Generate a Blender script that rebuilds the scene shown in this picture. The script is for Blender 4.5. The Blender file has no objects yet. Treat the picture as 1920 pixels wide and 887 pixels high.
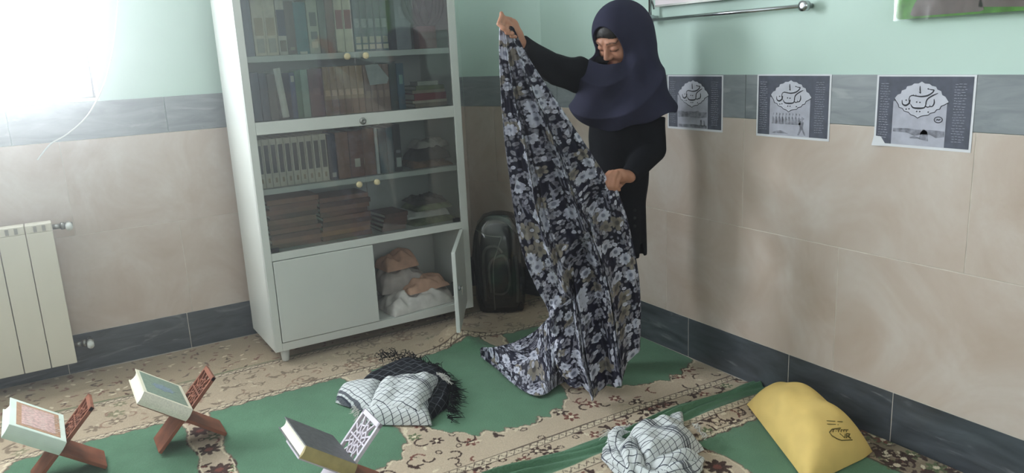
import bpy, bmesh, math, random
import numpy as np
from mathutils import Vector, Matrix
random.seed(7); rng = np.random.default_rng(7)
S = bpy.context.scene
col = S.collection

# ---------------------------------------------------------------- camera
FPX = 1472.1
RC = np.array([[0.8524, -0.1602, 0.4978], [-0.5206, -0.1723, 0.8362], [-0.0482, -0.9719, -0.2303]])
q_, _ = np.linalg.qr(RC); RC = q_ * np.sign(np.sum(q_ * RC, axis=0))
CAM = np.array([-2.2141, -3.8225, 1.3])
cd = bpy.data.cameras.new('camera'); cam = bpy.data.objects.new('camera', cd); col.objects.link(cam)
cd.sensor_width = 36; cd.lens = FPX / 1920 * 36; cd.clip_start = 0.05
M4 = Matrix(((RC[0, 0], -RC[0, 1], -RC[0, 2], CAM[0]), (RC[1, 0], -RC[1, 1], -RC[1, 2], CAM[1]), (RC[2, 0], -RC[2, 1], -RC[2, 2], CAM[2]), (0, 0, 0, 1)))
cam.matrix_world = M4
S.camera = cam

# ---------------------------------------------------------------- world, lights, exposure
S.view_settings.view_transform = 'Standard'; S.view_settings.look = 'None'
S.view_settings.gamma = 1; S.view_settings.use_curve_mapping = False
S.view_settings.exposure = 0.24
w = bpy.data.worlds.new('sky'); S.world = w; w.use_nodes = True
bg = w.node_tree.nodes['Background']; bg.inputs[0].default_value = (0.86, 0.93, 1, 1); bg.inputs[1].default_value = 3.0

def area(name, loc, rot, sx, sy, power, color=(1, 1, 1)):
    l = bpy.data.lights.new(name, 'AREA'); l.shape = 'RECTANGLE'; l.size = sx; l.size_y = sy; l.energy = power; l.color = color
    o = bpy.data.objects.new(name, l); col.objects.link(o); o.location = loc; o.rotation_euler = rot
    return o
area('daylight_window_1', (-2.7075, 0.13, 1.845), (math.radians(-90), 0, 0), 1.48, 1.3, 135, (0.88, 0.95, 1))
area('fill_light_2', (-5.33, -3.0, 1.75), (0, math.radians(-90), 0), 1.5, 2.4, 9, (0.95, 0.98, 1))  # added fill light, set in an unseen window of the side wall
area('fill_light_3', (-2.2, -6.43, 1.8), (math.radians(90), 0, 0), 2.4, 1.3, 17, (1.0, 0.95, 0.88))  # added warm fill light, set in an unseen window behind the camera

# ---------------------------------------------------------------- point helpers
def ray(p): return RC @ np.array([(p[0] - 960) / FPX, (p[1] - 443.5) / FPX, 1.0])
def onZ(p, z=0.0): d = ray(p); return CAM + d * ((z - CAM[2]) / d[2])
def onY(p, y): d = ray(p); return CAM + d * ((y - CAM[1]) / d[1])
def onX(p, x): d = ray(p); return CAM + d * ((x - CAM[0]) / d[0])

# ---------------------------------------------------------------- materials
def lin(c):
    c = np.array(c, float) / 255
    return tuple(np.where(c <= 0.04045, c / 12.92, ((c + 0.055) / 1.055) ** 2.4))
def node(nt, t, ins=None, **kw):
    n = nt.nodes.new(t)
    for k, v in kw.items(): setattr(n, k, v)
    for k, v in (ins or {}).items():
        if isinstance(v, bpy.types.NodeSocket): nt.links.new(v, n.inputs[k])
        else: n.inputs[k].default_value = v
    return n
def newmat(name):
    m = bpy.data.materials.new(name); m.use_nodes = True
    nt = m.node_tree; b = nt.nodes['Principled BSDF']
    return m, nt, b
def c4(c): return (*lin(c), 1)
def mth(nt, op, a, b=0.0, c=0.0):
    n = nt.nodes.new('ShaderNodeMath'); n.operation = op
    for i, v in enumerate((a, b, c)):
        if isinstance(v, bpy.types.NodeSocket): nt.links.new(v, n.inputs[i])
        else: n.inputs[i].default_value = v
    return n.outputs[0]
def mixc(nt, fac, a, b):
    n = nt.nodes.new('ShaderNodeMix'); n.data_type = 'RGBA'
    for i, v in ((0, fac), (6, a), (7, b)):
        if isinstance(v, bpy.types.NodeSocket): nt.links.new(v, n.inputs[i])
        else: n.inputs[i].default_value = v
    return n.outputs[2]
def ramp(nt, fac, stops):
    n = nt.nodes.new('ShaderNodeValToRGB'); e = n.color_ramp.elements
    while len(e) < len(stops): e.new(0.5)
    for i, (p, c) in enumerate(stops): e[i].position = p; e[i].color = c
    nt.links.new(fac, n.inputs[0]); return n.outputs[0]
def bump(nt, b, h, strength=0.2, dist=0.01):
    n = node(nt, 'ShaderNodeBump', {'Height': h, 'Strength': strength, 'Distance': dist}); nt.links.new(n.outputs[0], b.inputs['Normal'])

def plain(name, c, rough=0.6, var=0.08, scale=20, metal=0.0, bmp=0.0, spec=0.4):
    m, nt, b = newmat(name)
    tc = node(nt, 'ShaderNodeTexCoord'); nz = node(nt, 'ShaderNodeTexNoise', {'Vector': tc.outputs['Object'], 'Scale': scale, 'Detail': 4.0})
    a = c4(np.clip(np.array(c) * (1 - var), 0, 255)); d = c4(np.clip(np.array(c) * (1 + var), 0, 255))
    nt.links.new(ramp(nt, nz.outputs[0], [(0.3, a), (0.7, d)]), b.inputs['Base Color'])
    b.inputs['Roughness'].default_value = rough; b.inputs['Metallic'].default_value = metal
    b.inputs['Specular IOR Level'].default_value = spec
    if bmp: bump(nt, b, nz.outputs[0], bmp, 0.004)
    return m

def beige_tile_mat():
    m, nt, b = newmat('beige_tile')
    g = node(nt, 'ShaderNodeNewGeometry'); oi = node(nt, 'ShaderNodeObjectInfo')
    off = node(nt, 'ShaderNodeVectorMath', {0: g.outputs['Position'], 1: oi.outputs['Random']}, operation='ADD')
    n1 = node(nt, 'ShaderNodeTexNoise', {'Vector': off.outputs[0], 'Scale': 3.2, 'Detail': 8.0, 'Roughness': 0.62, 'Distortion': 0.8})
    n2 = node(nt, 'ShaderNodeTexNoise', {'Vector': off.outputs[0], 'Scale': 60.0, 'Detail': 3.0})
    c = ramp(nt, n1.outputs[0], [(0.3, c4((184, 164, 148))), (0.5, c4((198, 182, 170))), (0.72, c4((212, 202, 194)))])
    c = mixc(nt, mth(nt, 'MULTIPLY', n2.outputs[0], 0.25), c, c4((178, 158, 140)))
    nt.links.new(c, b.inputs['Base Color']); b.inputs['Roughness'].default_value = 0.38
    return m
def grey_tile_mat(name, dark, light, vein, rough=0.35):
    m, nt, b = newmat(name)
    g = node(nt, 'ShaderNodeNewGeometry'); oi = node(nt, 'ShaderNodeObjectInfo')
    off = node(nt, 'ShaderNodeVectorMath', {0: g.outputs['Position'], 1: oi.outputs['Random']}, operation='ADD')
    mp = node(nt, 'ShaderNodeMapping', {'Vector': off.outputs[0], 'Rotation': (0.6, 0.4, 0.3), 'Scale': (1, 1, 5)})
    n1 = node(nt, 'ShaderNodeTexNoise', {'Vector': mp.outputs[0], 'Scale': 4.5, 'Detail': 7.0, 'Roughness': 0.6, 'Distortion': 0.9})
    n2 = node(nt, 'ShaderNodeTexNoise', {'Vector': mp.outputs[0], 'Scale': 3.1, 'Detail': 5.0, 'Roughness': 0.55, 'Distortion': 1.6})
    c = ramp(nt, n1.outputs[0], [(0.32, c4(dark)), (0.68, c4(light))])
    v = ramp(nt, n2.outputs[0], [(0.60, (0, 0, 0, 1)), (0.70, (1, 1, 1, 1))])
    c = mixc(nt, mth(nt, 'MULTIPLY', v, 0.55), c, c4(vein))
    nt.links.new(c, b.inputs['Base Color']); b.inputs['Roughness'].default_value = rough
    return m
def attr_mat(name, rough=0.9, noise=0.25, sheen=0.0, spec=0.15, scale=160.0, bs=0.4):
    m, nt, b = newmat(name)
    a = node(nt, 'ShaderNodeAttribute', attribute_name='col'); tc = node(nt, 'ShaderNodeTexCoord')
    nz = node(nt, 'ShaderNodeTexNoise', {'Vector': tc.outputs['Object'], 'Scale': scale, 'Detail': 3.0})
    f = mth(nt, 'ADD', mth(nt, 'MULTIPLY', nz.outputs[0], noise * 2), 1 - noise)
    v = node(nt, 'ShaderNodeVectorMath', {0: a.outputs['Color'], 'Scale': f}, operation='SCALE')
    nt.links.new(v.outputs[0], b.inputs['Base Color']); b.inputs['Roughness'].default_value = rough
    b.inputs['Specular IOR Level'].default_value = spec; b.inputs['Sheen Weight'].default_value = sheen
    bump(nt, b, nz.outputs[0], bs, 0.004)
    return m
def glass_mat(name, tint=(235, 242, 240), refl=0.06, rough=0.03, veil=0.0):
    m, nt, b = newmat(name); nt.nodes.remove(b)
    out = nt.nodes['Material Output']
    t = node(nt, 'ShaderNodeBsdfTransparent', {0: c4(tint)}); gl = node(nt, 'ShaderNodeBsdfGlossy', {'Roughness': rough})
    fr = node(nt, 'ShaderNodeFresnel', {'IOR': 1.45}); f = mth(nt, 'ADD', mth(nt, 'MULTIPLY', fr.outputs[0], 0.9), refl)
    mx = node(nt, 'ShaderNodeMixShader', {0: f}); nt.links.new(t.outputs[0], mx.inputs[1]); nt.links.new(gl.outputs[0], mx.inputs[2])
    if veil:  # pale diffuse mix imitates a milky reflection on the pane
        df = node(nt, 'ShaderNodeBsdfDiffuse', {0: c4((225, 230, 232))}); m2 = node(nt, 'ShaderNodeMixShader', {0: veil}); nt.links.new(mx.outputs[0], m2.inputs[1]); nt.links.new(df.outputs[0], m2.inputs[2]); mx = m2
    nt.links.new(mx.outputs[0], out.inputs[0]); return m
def check_mat(name, base, line, step=0.023, w_=0.10, bands=True):
    m, nt, b = newmat(name)
    uv = node(nt, 'ShaderNodeUVMap'); wob = node(nt, 'ShaderNodeTexNoise', {'Vector': uv.outputs[0], 'Scale': 14.0})
    sp = node(nt, 'ShaderNodeSeparateXYZ', {0: uv.outputs[0]})
    fac = None
    for i in (0, 1):
        x = mth(nt, 'ADD', sp.outputs[i], mth(nt, 'MULTIPLY', wob.outputs[0], 0.012))
        fr = mth(nt, 'FRACT', mth(nt, 'DIVIDE', x, step))
        l = mth(nt, 'LESS_THAN', fr, w_)
        if bands and i == 0:
            f2 = mth(nt, 'FRACT', mth(nt, 'ADD', mth(nt, 'DIVIDE', x, 0.30), 0.35))
            bd = mth(nt, 'MULTIPLY', mth(nt, 'LESS_THAN', f2, 0.11), mth(nt, 'GREATER_THAN', mth(nt, 'FRACT', mth(nt, 'DIVIDE', x, 0.011)), 0.35))
            l = mth(nt, 'MAXIMUM', l, mth(nt, 'MULTIPLY', bd, 0.85))
        fac = l if fac is None else mth(nt, 'MAXIMUM', fac, l)
    nz = node(nt, 'ShaderNodeTexNoise', {'Vector': uv.outputs[0], 'Scale': 260.0})
    c = mixc(nt, fac, c4(base), c4(line)); c = mixc(nt, mth(nt, 'MULTIPLY', nz.outputs[0], 0.18), c, c4(np.array(base) * 0.6))
    nt.links.new(c, b.inputs['Base Color']); b.inputs['Roughness'].default_value = 0.9; b.inputs['Specular IOR Level'].default_value = 0.1
    bump(nt, b, nz.outputs[0], 0.3, 0.003); return m
def floral_mat():
    m, nt, b = newmat('floral_cloth')
    uv = node(nt, 'ShaderNodeUVMap')
    def layer(c, scale, offs, petals, rad, colA, colB, prob, depth=0.3, rnd=0.85, elong=1.0, core=None):
        mp = node(nt, 'ShaderNodeMapping', {'Vector': uv.outputs[0], 'Location': (offs, offs * 0.7, 0)})
        vo = node(nt, 'ShaderNodeTexVoronoi', {'Vector': mp.outputs[0], 'Scale': scale, 'Randomness': rnd}, voronoi_dimensions='2D')
        d = node(nt, 'ShaderNodeVectorMath', {0: mp.outputs[0], 1: vo.outputs['Position']}, operation='SUBTRACT')
        sc = node(nt, 'ShaderNodeSeparateColor', {0: vo.outputs['Color']})
        rot = node(nt, 'ShaderNodeVectorRotate', {0: d.outputs[0], 'Angle': mth(nt, 'MULTIPLY', sc.outputs[0], 6.28)}, rotation_type='Z_AXIS')
        sp = node(nt, 'ShaderNodeSeparateXYZ', {0: rot.outputs[0]})
        y = mth(nt, 'MULTIPLY', sp.outputs[1], elong)
        r = mth(nt, 'SQRT', mth(nt, 'ADD', mth(nt, 'MULTIPLY', sp.outputs[0], sp.outputs[0]), mth(nt, 'MULTIPLY', y, y)))
        a = mth(nt, 'ARCTAN2', y, sp.outputs[0])
        if petals:
            lob = mth(nt, 'ABSOLUTE', mth(nt, 'COSINE', mth(nt, 'MULTIPLY', a, petals / 2)))
            R_ = mth(nt, 'MULTIPLY', mth(nt, 'ADD', mth(nt, 'MULTIPLY', mth(nt, 'POWER', lob, 0.5), depth), 1 - depth), rad)
        else:
            R_ = rad
        R2 = mth(nt, 'MULTIPLY', R_, mth(nt, 'ADD', mth(nt, 'MULTIPLY', sc.outputs[2], 0.5), 0.7))
        ins = mth(nt, 'MULTIPLY', mth(nt, 'LESS_THAN', r, R2), mth(nt, 'LESS_THAN', sc.outputs[1], prob))
        t = mth(nt, 'DIVIDE', r, rad)
        cc = ramp(nt, t, [(0.0, c4(colB)), (0.25, c4(colB)), (0.42, c4(colA)), (1.0, c4(np.array(colA) * 1.05))])
        return mixc(nt, ins, c, cc)
    n0 = node(nt, 'ShaderNodeTexNoise', {'Vector': uv.outputs[0], 'Scale': 9.0})
    c = mixc(nt, n0.outputs[0], c4((17, 17, 30)), c4((27, 26, 50)))
    # herringbone fern sprays
    wv = node(nt, 'ShaderNodeTexWave', {'Vector': uv.outputs[0], 'Scale': 22.0, 'Distortion': 5.0, 'Detail': 1.0})
    pm = node(nt, 'ShaderNodeTexNoise', {'Vector': uv.outputs[0], 'Scale': 11.0})
    f = mth(nt, 'MULTIPLY', mth(nt, 'GREATER_THAN', wv.outputs[1], 0.72), mth(nt, 'GREATER_THAN', pm.outputs[0], 0.56))
    c = mixc(nt, f, c, c4((120, 120, 135)))
    c = layer(c, 60, 5.2, 0, 0.0062, (112, 112, 124), (124, 124, 134), 0.5, elong=1.4)
    c = layer(c, 40, 1.3, 0, 0.0100, (122, 120, 128), (104, 104, 116), 0.45, elong=1.7)
    c = layer(c, 30, 3.1, 5, 0.0145, (144, 143, 154), (84, 84, 98), 0.45, 0.6)
    c = layer(c, 18, 7.7, 5, 0.027, (128, 120, 110), (86, 82, 80), 0.24, 0.72)
    c = layer(c, 20, 9.1, 9, 0.0215, (178, 179, 192), (112, 114, 130), 0.44, 0.36)
    c = layer(c, 34, 11.9, 0, 0.0085, (176, 176, 188), (160, 160, 172), 0.35, elong=1.5)
    nt.links.new(c, b.inputs['Base Color']); b.inputs['Roughness'].default_value = 0.6; b.inputs['Specular IOR Level'].default_value = 0.3
    return m

MAT = {}
def mt(name):
    if name not in MAT: MAT[name] = DEFS[name]()
    return MAT[name]
DEFS = {
 'paint': lambda: plain('mint_wall_paint', (192, 214, 204), 0.55, 0.015, 3),
 'ceil': lambda: plain('ceiling_paint', (228, 230, 226), 0.8, 0.01, 3),
 'farwall': lambda: plain('far_wall_paint', (206, 212, 204), 0.7, 0.02, 3),
 'beige': beige_tile_mat, 'grout': lambda: plain('grout', (205, 196, 184), 0.9),
 'dado': lambda: grey_tile_mat('dado_tile', (118, 124, 128), (150, 155, 158), (172, 175, 176)),
 'skirt': lambda: grey_tile_mat('skirting_tile', (54, 58, 63), (88, 93, 99), (150, 152, 154)),
 'concrete': lambda: plain('concrete_floor', (120, 112, 100), 0.9),
 'white_metal': lambda: plain('white_enamel', (206, 208, 202), 0.35, 0.015, 4),
 'rad': lambda: plain('radiator_enamel', (214, 208, 192), 0.4, 0.01, 4),
 'chrome': lambda: plain('chrome', (190, 192, 195), 0.22, 0.02, 10, 1.0),
 'steel': lambda: plain('dull_steel', (150, 150, 145), 0.35, 0.05, 30, 1.0),
 'cream_knob': lambda: plain('cream_plastic', (205, 190, 150), 0.4),
 'black_plastic': lambda: plain('black_plastic', (22, 22, 24), 0.4),
 'glass': lambda: glass_mat('cabinet_glass', (246, 250, 249), 0.035, 0.04, 0.015),
 'wglass': lambda: glass_mat('window_glass', (250, 252, 252), 0.0),
 'film': lambda: glass_mat('clear_plastic_film', (236, 240, 238), 0.09, 0.12),
 'paper': lambda: plain('white_paper', (222, 222, 226), 0.8, 0.02, 10),
 'ink': lambda: plain('dark_print', (82, 85, 98), 0.6, 0.10, 40),
 'inkdark': lambda: plain('black_print', (42, 43, 52), 0.6),
 'inkgrey': lambda: plain('grey_print', (178, 178, 190), 0.7, 0.05, 30),
 'inkmid': lambda: plain('mid_grey_print', (128, 128, 138), 0.7, 0.25, 60),
 'inklight': lambda: plain('pale_print', (196, 196, 206), 0.7, 0.03, 30),
 'wood': lambda: plain('brown_wood', (128, 74, 52), 0.55, 0.14, 25),
 'lilac': lambda: plain('lilac_lit_white_paint', (205, 196, 205), 0.5, 0.02, 20),  # greyish white paint, lilac cast of the light put into its colour
 'pages': lambda: plain('book_pages', (226, 220, 206), 0.85, 0.05, 200),
 'yellow': lambda: plain('yellow_nonwoven_cloth', (224, 192, 116), 0.8, 0.035, 14, bmp=0.6),
 'yprint': lambda: plain('olive_print', (105, 92, 44), 0.8),
 'floral': floral_mat,
 'check': lambda: check_mat('white_check_cloth', (218, 220, 220), (52, 56, 72)),
 'blackcheck': lambda: check_mat('black_scarf_cloth', (30, 32, 38), (110, 114, 120), 0.034, 0.06, False),
 'navy': lambda: plain('navy_crepe', (43, 43, 62), 0.85, 0.05, 60, spec=0.2),
 'blackcloth': lambda: plain('black_crepe', (20, 21, 26), 0.9, 0.06, 50, spec=0.15),
 'hair': lambda: plain('dark_hair', (30, 24, 22), 0.5, 0.25, 120),
 'skin': lambda: attr_mat('skin', 0.5, 0.04, 0.0, 0.35, 40.0, 0.05),
 'carpet': lambda: attr_mat('woven_carpet', 0.95, 0.22, 0.15, 0.05, 190.0, 0.6),
 'ragwhite': lambda: plain('white_linen', (200, 196, 190), 0.9, 0.08, 18, bmp=0.4),
 'ragpink': lambda: plain('dusty_pink_cloth', (186, 150, 128), 0.9, 0.08, 18, bmp=0.4),
 'raggrey': lambda: plain('grey_linen', (165, 158, 152), 0.9, 0.1, 18, bmp=0.4),
 'ragdark': lambda: plain('dark_cloth', (48, 44, 42), 0.9, 0.15, 18, bmp=0.4),
 'raggreen': lambda: plain('olive_cloth', (112, 122, 84), 0.9, 0.25, 24, bmp=0.4),
 'ragbrown': lambda: plain('brown_cloth', (120, 90, 68), 0.9, 0.2, 24, bmp=0.4),
 'blackbag': lambda: plain('black_nylon', (16, 16, 18), 0.5, 0.1, 30),
 'greystrap': lambda: plain('grey_webbing', (120, 118, 112), 0.7, 0.1, 40),
 'leaf': lambda: plain('bright_green_print', (120, 190, 70), 0.35, 0.18, 30),
 'pinkprint': lambda: plain('dull_pink_print', (176, 150, 150), 0.4, 0.06, 20),
 'redprint': lambda: plain('coral_print', (196, 110, 100), 0.4, 0.06, 20),
 'oldwhite': lambda: plain('pinkish_board', (226, 214, 218), 0.5, 0.02, 10),
}
_cm = {}
def cmat(c, rough=0.6):
    k = tuple(int(v) for v in c)
    if k not in _cm: _cm[k] = plain('book_cloth_%d_%d_%d' % k, k, rough, 0.07, 30)
    return _cm[k]

# ---------------------------------------------------------------- object helpers
def link(name, me, m, parent=None, smooth=False):
    o = bpy.data.objects.new(name, me); col.objects.link(o)
    if m is not None:
        me.materials.clear(); me.materials.append(m if not isinstance(m, str) else mt(m))
    if parent is not None: o.parent = parent
    if smooth: me.polygons.foreach_set('use_smooth', [True] * len(me.polygons))
    return o
def tag(o, label, cat, group=None):
    o['label'] = label; o['category'] = cat
    if group: o['group'] = group
    return o
def thing(name, label, cat, loc=(0, 0, 0), rz=0.0, group=None):
    o = bpy.data.objects.new(name, None); col.objects.link(o); o.location = Vector([float(v) for v in loc]); o.rotation_euler = (0, 0, rz); o.empty_display_size = 0.05
    return tag(o, label, cat, group)
def struct(o): o['kind'] = 'structure'; return o
def fromdata(v, f, uv=None, colr=None):
    me = bpy.data.meshes.new('m'); v = np.asarray(v, dtype=np.float32)
    if isinstance(f, np.ndarray):
        n, k = f.shape
        me.vertices.add(len(v)); me.vertices.foreach_set('co', v.ravel())
        me.loops.add(n * k); me.loops.foreach_set('vertex_index', f.astype(np.int32).ravel())
        me.polygons.add(n); me.polygons.foreach_set('loop_start', np.arange(0, n * k, k, dtype=np.int32))
        me.update(calc_edges=True); me.validate()
    else:
        me.from_pydata([tuple(map(float, p)) for p in v], [], f)
    if uv is not None:
        l = me.uv_layers.new(name='UVMap'); idx = np.empty(len(me.loops), np.int32); me.loops.foreach_get('vertex_index', idx)
        l.data.foreach_set('uv', np.asarray(uv, np.float32)[idx].ravel())
    if colr is not None:
        a = me.attributes.new('col', 'FLOAT_COLOR', 'POINT'); a.data.foreach_set('color', np.c_[colr, np.ones(len(colr))].astype(np.float32).ravel())
    return me
class B:
    """collects shapes of one part"""
    def __init__(s): s.bm = bmesh.new()
    def box(s, lo, hi, M=None, bev=0.0):
        c = [(a + b) / 2 for a, b in zip(lo, hi)]; d = [abs(b - a) for a, b in zip(lo, hi)]
        r = bmesh.ops.create_cube(s.bm, size=1.0); vs = r['verts']
        for v in vs: v.co = Vector((v.co.x * d[0] + c[0], v.co.y * d[1] + c[1], v.co.z * d[2] + c[2]))
        if bev > 0:
            es = list({e for v in vs for e in v.link_edges})
            rr = bmesh.ops.bevel(s.bm, geom=es, offset=bev, segments=2, affect='EDGES', profile=0.6)
            vs = list({v for f in rr['faces'] for v in f.verts} | {v for v in vs if v.is_valid})
        if M is not None: bmesh.ops.transform(s.bm, matrix=M, verts=vs)
        return s
    def tube(s, pts, r, seg=8, cap=True):
        pts = [Vector([float(c) for c in p]) for p in pts]; rs = r if hasattr(r, '__len__') else [r] * len(pts)
        rings = []; up = None
        for i, p in enumerate(pts):
            t = (pts[min(i + 1, len(pts) - 1)] - pts[max(i - 1, 0)])
            t = t.normalized() if t.length > 1e-9 else Vector((0, 0, 1))
            if up is None: up = t.orthogonal().normalized()
            up = (up - t * up.dot(t)); up = up.normalized() if up.length > 1e-6 else t.orthogonal().normalized()
            sd = t.cross(up)
            rings.append([s.bm.verts.new(p + (up * math.cos(a) + sd * math.sin(a)) * rs[i]) for a in [2 * math.pi * k / seg for k in range(seg)]])
        for a, b in zip(rings, rings[1:]):
            for k in range(seg): s.bm.faces.new((a[k], a[(k + 1) % seg], b[(k + 1) % seg], b[k]))
        if cap and seg > 2: s.bm.faces.new(rings[0][::-1]); s.bm.faces.new(rings[-1])
        return s
    def prism(s, poly, z0, z1, M=None):
        n = len(poly); a = [s.bm.verts.new((p[0], p[1], z0)) for p in poly]; b = [s.bm.verts.new((p[0], p[1], z1)) for p in poly]
        s.bm.faces.new(a[::-1]); s.bm.faces.new(b)
        for k in range(n): s.bm.faces.new((a[k], a[(k + 1) % n], b[(k + 1) % n], b[k]))
        if M is not None: bmesh.ops.transform(s.bm, matrix=M, verts=a + b)
        return s
    def ribbon(s, pts, wd, z0, z1, M=None):
        """flat stroke of varying width in the xy plane"""
        P = [Vector((p[0], p[1], 0)) for p in pts]; L = []; R_ = []
        ws = wd if hasattr(wd, '__len__') else [wd] * len(P)
        for i, p in enumerate(P):
            t = (P[min(i + 1, len(P) - 1)] - P[max(i - 1, 0)]).normalized(); n = Vector((-t.y, t.x, 0)) * ws[i] / 2
            L.append(p + n); R_.append(p - n)
        for i in range(len(P) - 1):
            s.prism([L[i], R_[i], R_[i + 1], L[i + 1]], z0, z1, M)
        return s
    def lathe(s, prof, seg=16, M=None):
        rings = [[s.bm.verts.new((r * math.cos(2 * math.pi * k / seg), r * math.sin(2 * math.pi * k / seg), z)) for k in range(seg)] for r, z in prof]
        for a, b in zip(rings, rings[1:]):
            for k in range(seg): s.bm.faces.new((a[k], a[(k + 1) % seg], b[(k + 1) % seg], b[k]))
        s.bm.faces.new(rings[0][::-1]); s.bm.faces.new(rings[-1])
        if M is not None: bmesh.ops.transform(s.bm, matrix=M, verts=[v for r in rings for v in r])
        return s
    def mesh(s):
        bmesh.ops.recalc_face_normals(s.bm, faces=s.bm.faces)
        me = bpy.data.meshes.new('m'); s.bm.to_mesh(me); s.bm.free(); return me
    def obj(s, name, m, parent=None, smooth=False): return link(name, s.mesh(), m, parent, smooth)
def TR(x, y, z): return Matrix.Translation((float(x), float(y), float(z)))
def RX(a): return Matrix.Rotation(a, 4, 'X')
def RY(a): return Matrix.Rotation(a, 4, 'Y')
def RZ(a): return Matrix.Rotation(a, 4, 'Z')
def catmull(P, n):
    P = np.asarray(P, float); t = np.linspace(0, len(P) - 1, n); i = np.clip(t.astype(int), 0, len(P) - 2); u = (t - i)[:, None]
    p0 = P[np.maximum(i - 1, 0)]; p1 = P[i]; p2 = P[i + 1]; p3 = P[np.minimum(i + 2, len(P) - 1)]
    return 0.5 * (2 * p1 + (p2 - p0) * u + (2 * p0 - 5 * p1 + 4 * p2 - p3) * u ** 2 + (3 * p1 - 3 * p2 + p3 - p0) * u ** 3)
def gridfaces(nu, nv, base=0):
    i, j = np.meshgrid(np.arange(nv - 1), np.arange(nu - 1), indexing='ij'); a = (i * nu + j).ravel() + base
    return np.c_[a, a + 1, a + nu + 1, a + nu]
_perm = rng.permutation(256)
def noise2(x, y):
    xi = np.floor(x).astype(int); yi = np.floor(y).astype(int); xf = x - xi; yf = y - yi
    sx = xf * xf * (3 - 2 * xf); sy = yf * yf * (3 - 2 * yf)
    h = lambda a, b: _perm[(_perm[a & 255] + b) & 255] / 127.5 - 1
    return (h(xi, yi) * (1 - sx) + h(xi + 1, yi) * sx) * (1 - sy) + (h(xi, yi + 1) * (1 - sx) + h(xi + 1, yi + 1) * sx) * sy

# ================================================================ THE ROOM
YD = 0.008     # tile thickness: tiled faces lie at x=0 / y=0, painted plaster just behind
ZS, ZB, ZT = 0.175, 1.018, 1.176       # top of skirting, bottom and top of grey dado
CH0, CH1 = (-0.2, 0.0), (0.0, -0.47)   # chamfered corner
XW0, XW1, ZW0, ZW1 = -3.45, -1.965, 1.19, 2.5   # window opening
struct(B().box((-5.5, -6.6, -0.12), (0.2, 0.2, -0.02)).obj('floor', 'concrete'))
struct(B().box((-5.5, -6.6, 2.8), (0.2, 0.2, 2.9)).obj('ceiling', 'ceil'))
wl = B()
for x0, x1, z0, z1 in ((-5.5, XW0, -0.1, 2.8), (XW1, 0.2, -0.1, 2.8), (XW0, XW1, -0.1, ZW0), (XW0, XW1, ZW1, 2.8)):
    wl.box((x0, YD, z0), (x1, 0.2, z1))
wl = struct(wl.obj('wall_left', 'paint'))
wr = struct(B().box((YD, -6.6, -0.1), (0.2, YD, 2.8)).obj('wall_right', 'paint'))
wc = struct(B().prism([(-0.2 + YD * 0.4, YD), (YD, -0.47 + YD * 0.4), (0.01, 0.01)], -0.1, 2.8).obj('wall_corner', 'paint'))
wb = B().box((-5.5, -6.6, -0.1), (-3.6, -6.4, 2.8)).box((-0.8, -6.6, -0.1), (0.2, -6.4, 2.8)).box((-3.6, -6.6, -0.1), (-0.8, -6.4, 1.1)).box((-3.6, -6.6, 2.5), (-0.8, -6.4, 2.8))
struct(wb.obj('wall_back', 'farwall'))
wf = B().box((-5.5, -6.4, -0.1), (-5.3, -4.4, 2.8)).box((-5.5, -1.6, -0.1), (-5.3, YD, 2.8)).box((-5.5, -4.4, -0.1), (-5.3, -1.6, 0.9)).box((-5.5, -4.4, 2.6), (-5.3, -1.6, 2.8))
struct(wf.obj('wall_side', 'farwall'))
# tiles ------------------------------------------------------------------
def tile_run(parent, name, mat, org, ux, nrm, cuts, z0, z1, g=0.0012):
    """one row of tiles along ux between successive cuts"""
    org = Vector((*org, 0)); ux = Vector((*ux, 0)); n = Vector((*nrm, 0))
    for a, b in zip(cuts, cuts[1:]):
        bm = B(); M = Matrix(((ux.x, n.x, 0, org.x), (ux.y, n.y, 0, org.y), (0, 0, 1, 0), (0, 0, 0, 1)))
        bm.box((a + g, -YD, z0 + g), (b - g, 0, z1 - g), M, 0.0012)
        bm.obj(name, mat, parent)
def cutlist(a, b, marks, step):
    c = sorted(m for m in marks if a < m < b); lo = c[0] if c else a
    while lo - step > a + 0.03: lo -= step; c.insert(0, lo)
    hi = c[-1]
    while hi + step < b - 0.03: hi += step; c.append(hi)
    return [a] + c + [b]
LW = dict(org=(0, 0), ux=(1, 0), nrm=(0, -1)); RW = dict(org=(0, 0), ux=(0, -1), nrm=(-1, 0))
cv = Vector((CH1[0] - CH0[0], CH1[1] - CH0[1])); cl = cv.length; cv.normalize()
CW = dict(org=CH0, ux=(cv.x, cv.y), nrm=(cv.y, -cv.x))
bl = struct(B().box((-5.3, 0.001, -0.02), (-0.2, YD, ZS)).obj('baseboard_left', 'grout'))
br = struct(B().box((0.001, -6.4, -0.02), (YD, -0.47, ZS)).obj('baseboard_right', 'grout'))
bc = struct(B().prism([(-0.199, 0.004), (0.004, -0.469), (0.006, 0.006)], -0.02, ZS).obj('baseboard_corner', 'grout'))
gl = B().box((-5.3, 0.001, ZS), (-0.2, YD, ZB)).obj('grout_bed', 'grout', wl)
gr = B().box((0.001, -6.4, ZS), (YD, -0.47, ZB)).obj('grout_bed', 'grout', wr)
gc = B().prism([(-0.199, 0.004), (0.004, -0.469), (0.006, 0.006)], ZS, ZB).obj('grout_bed', 'grout', wc)
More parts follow.
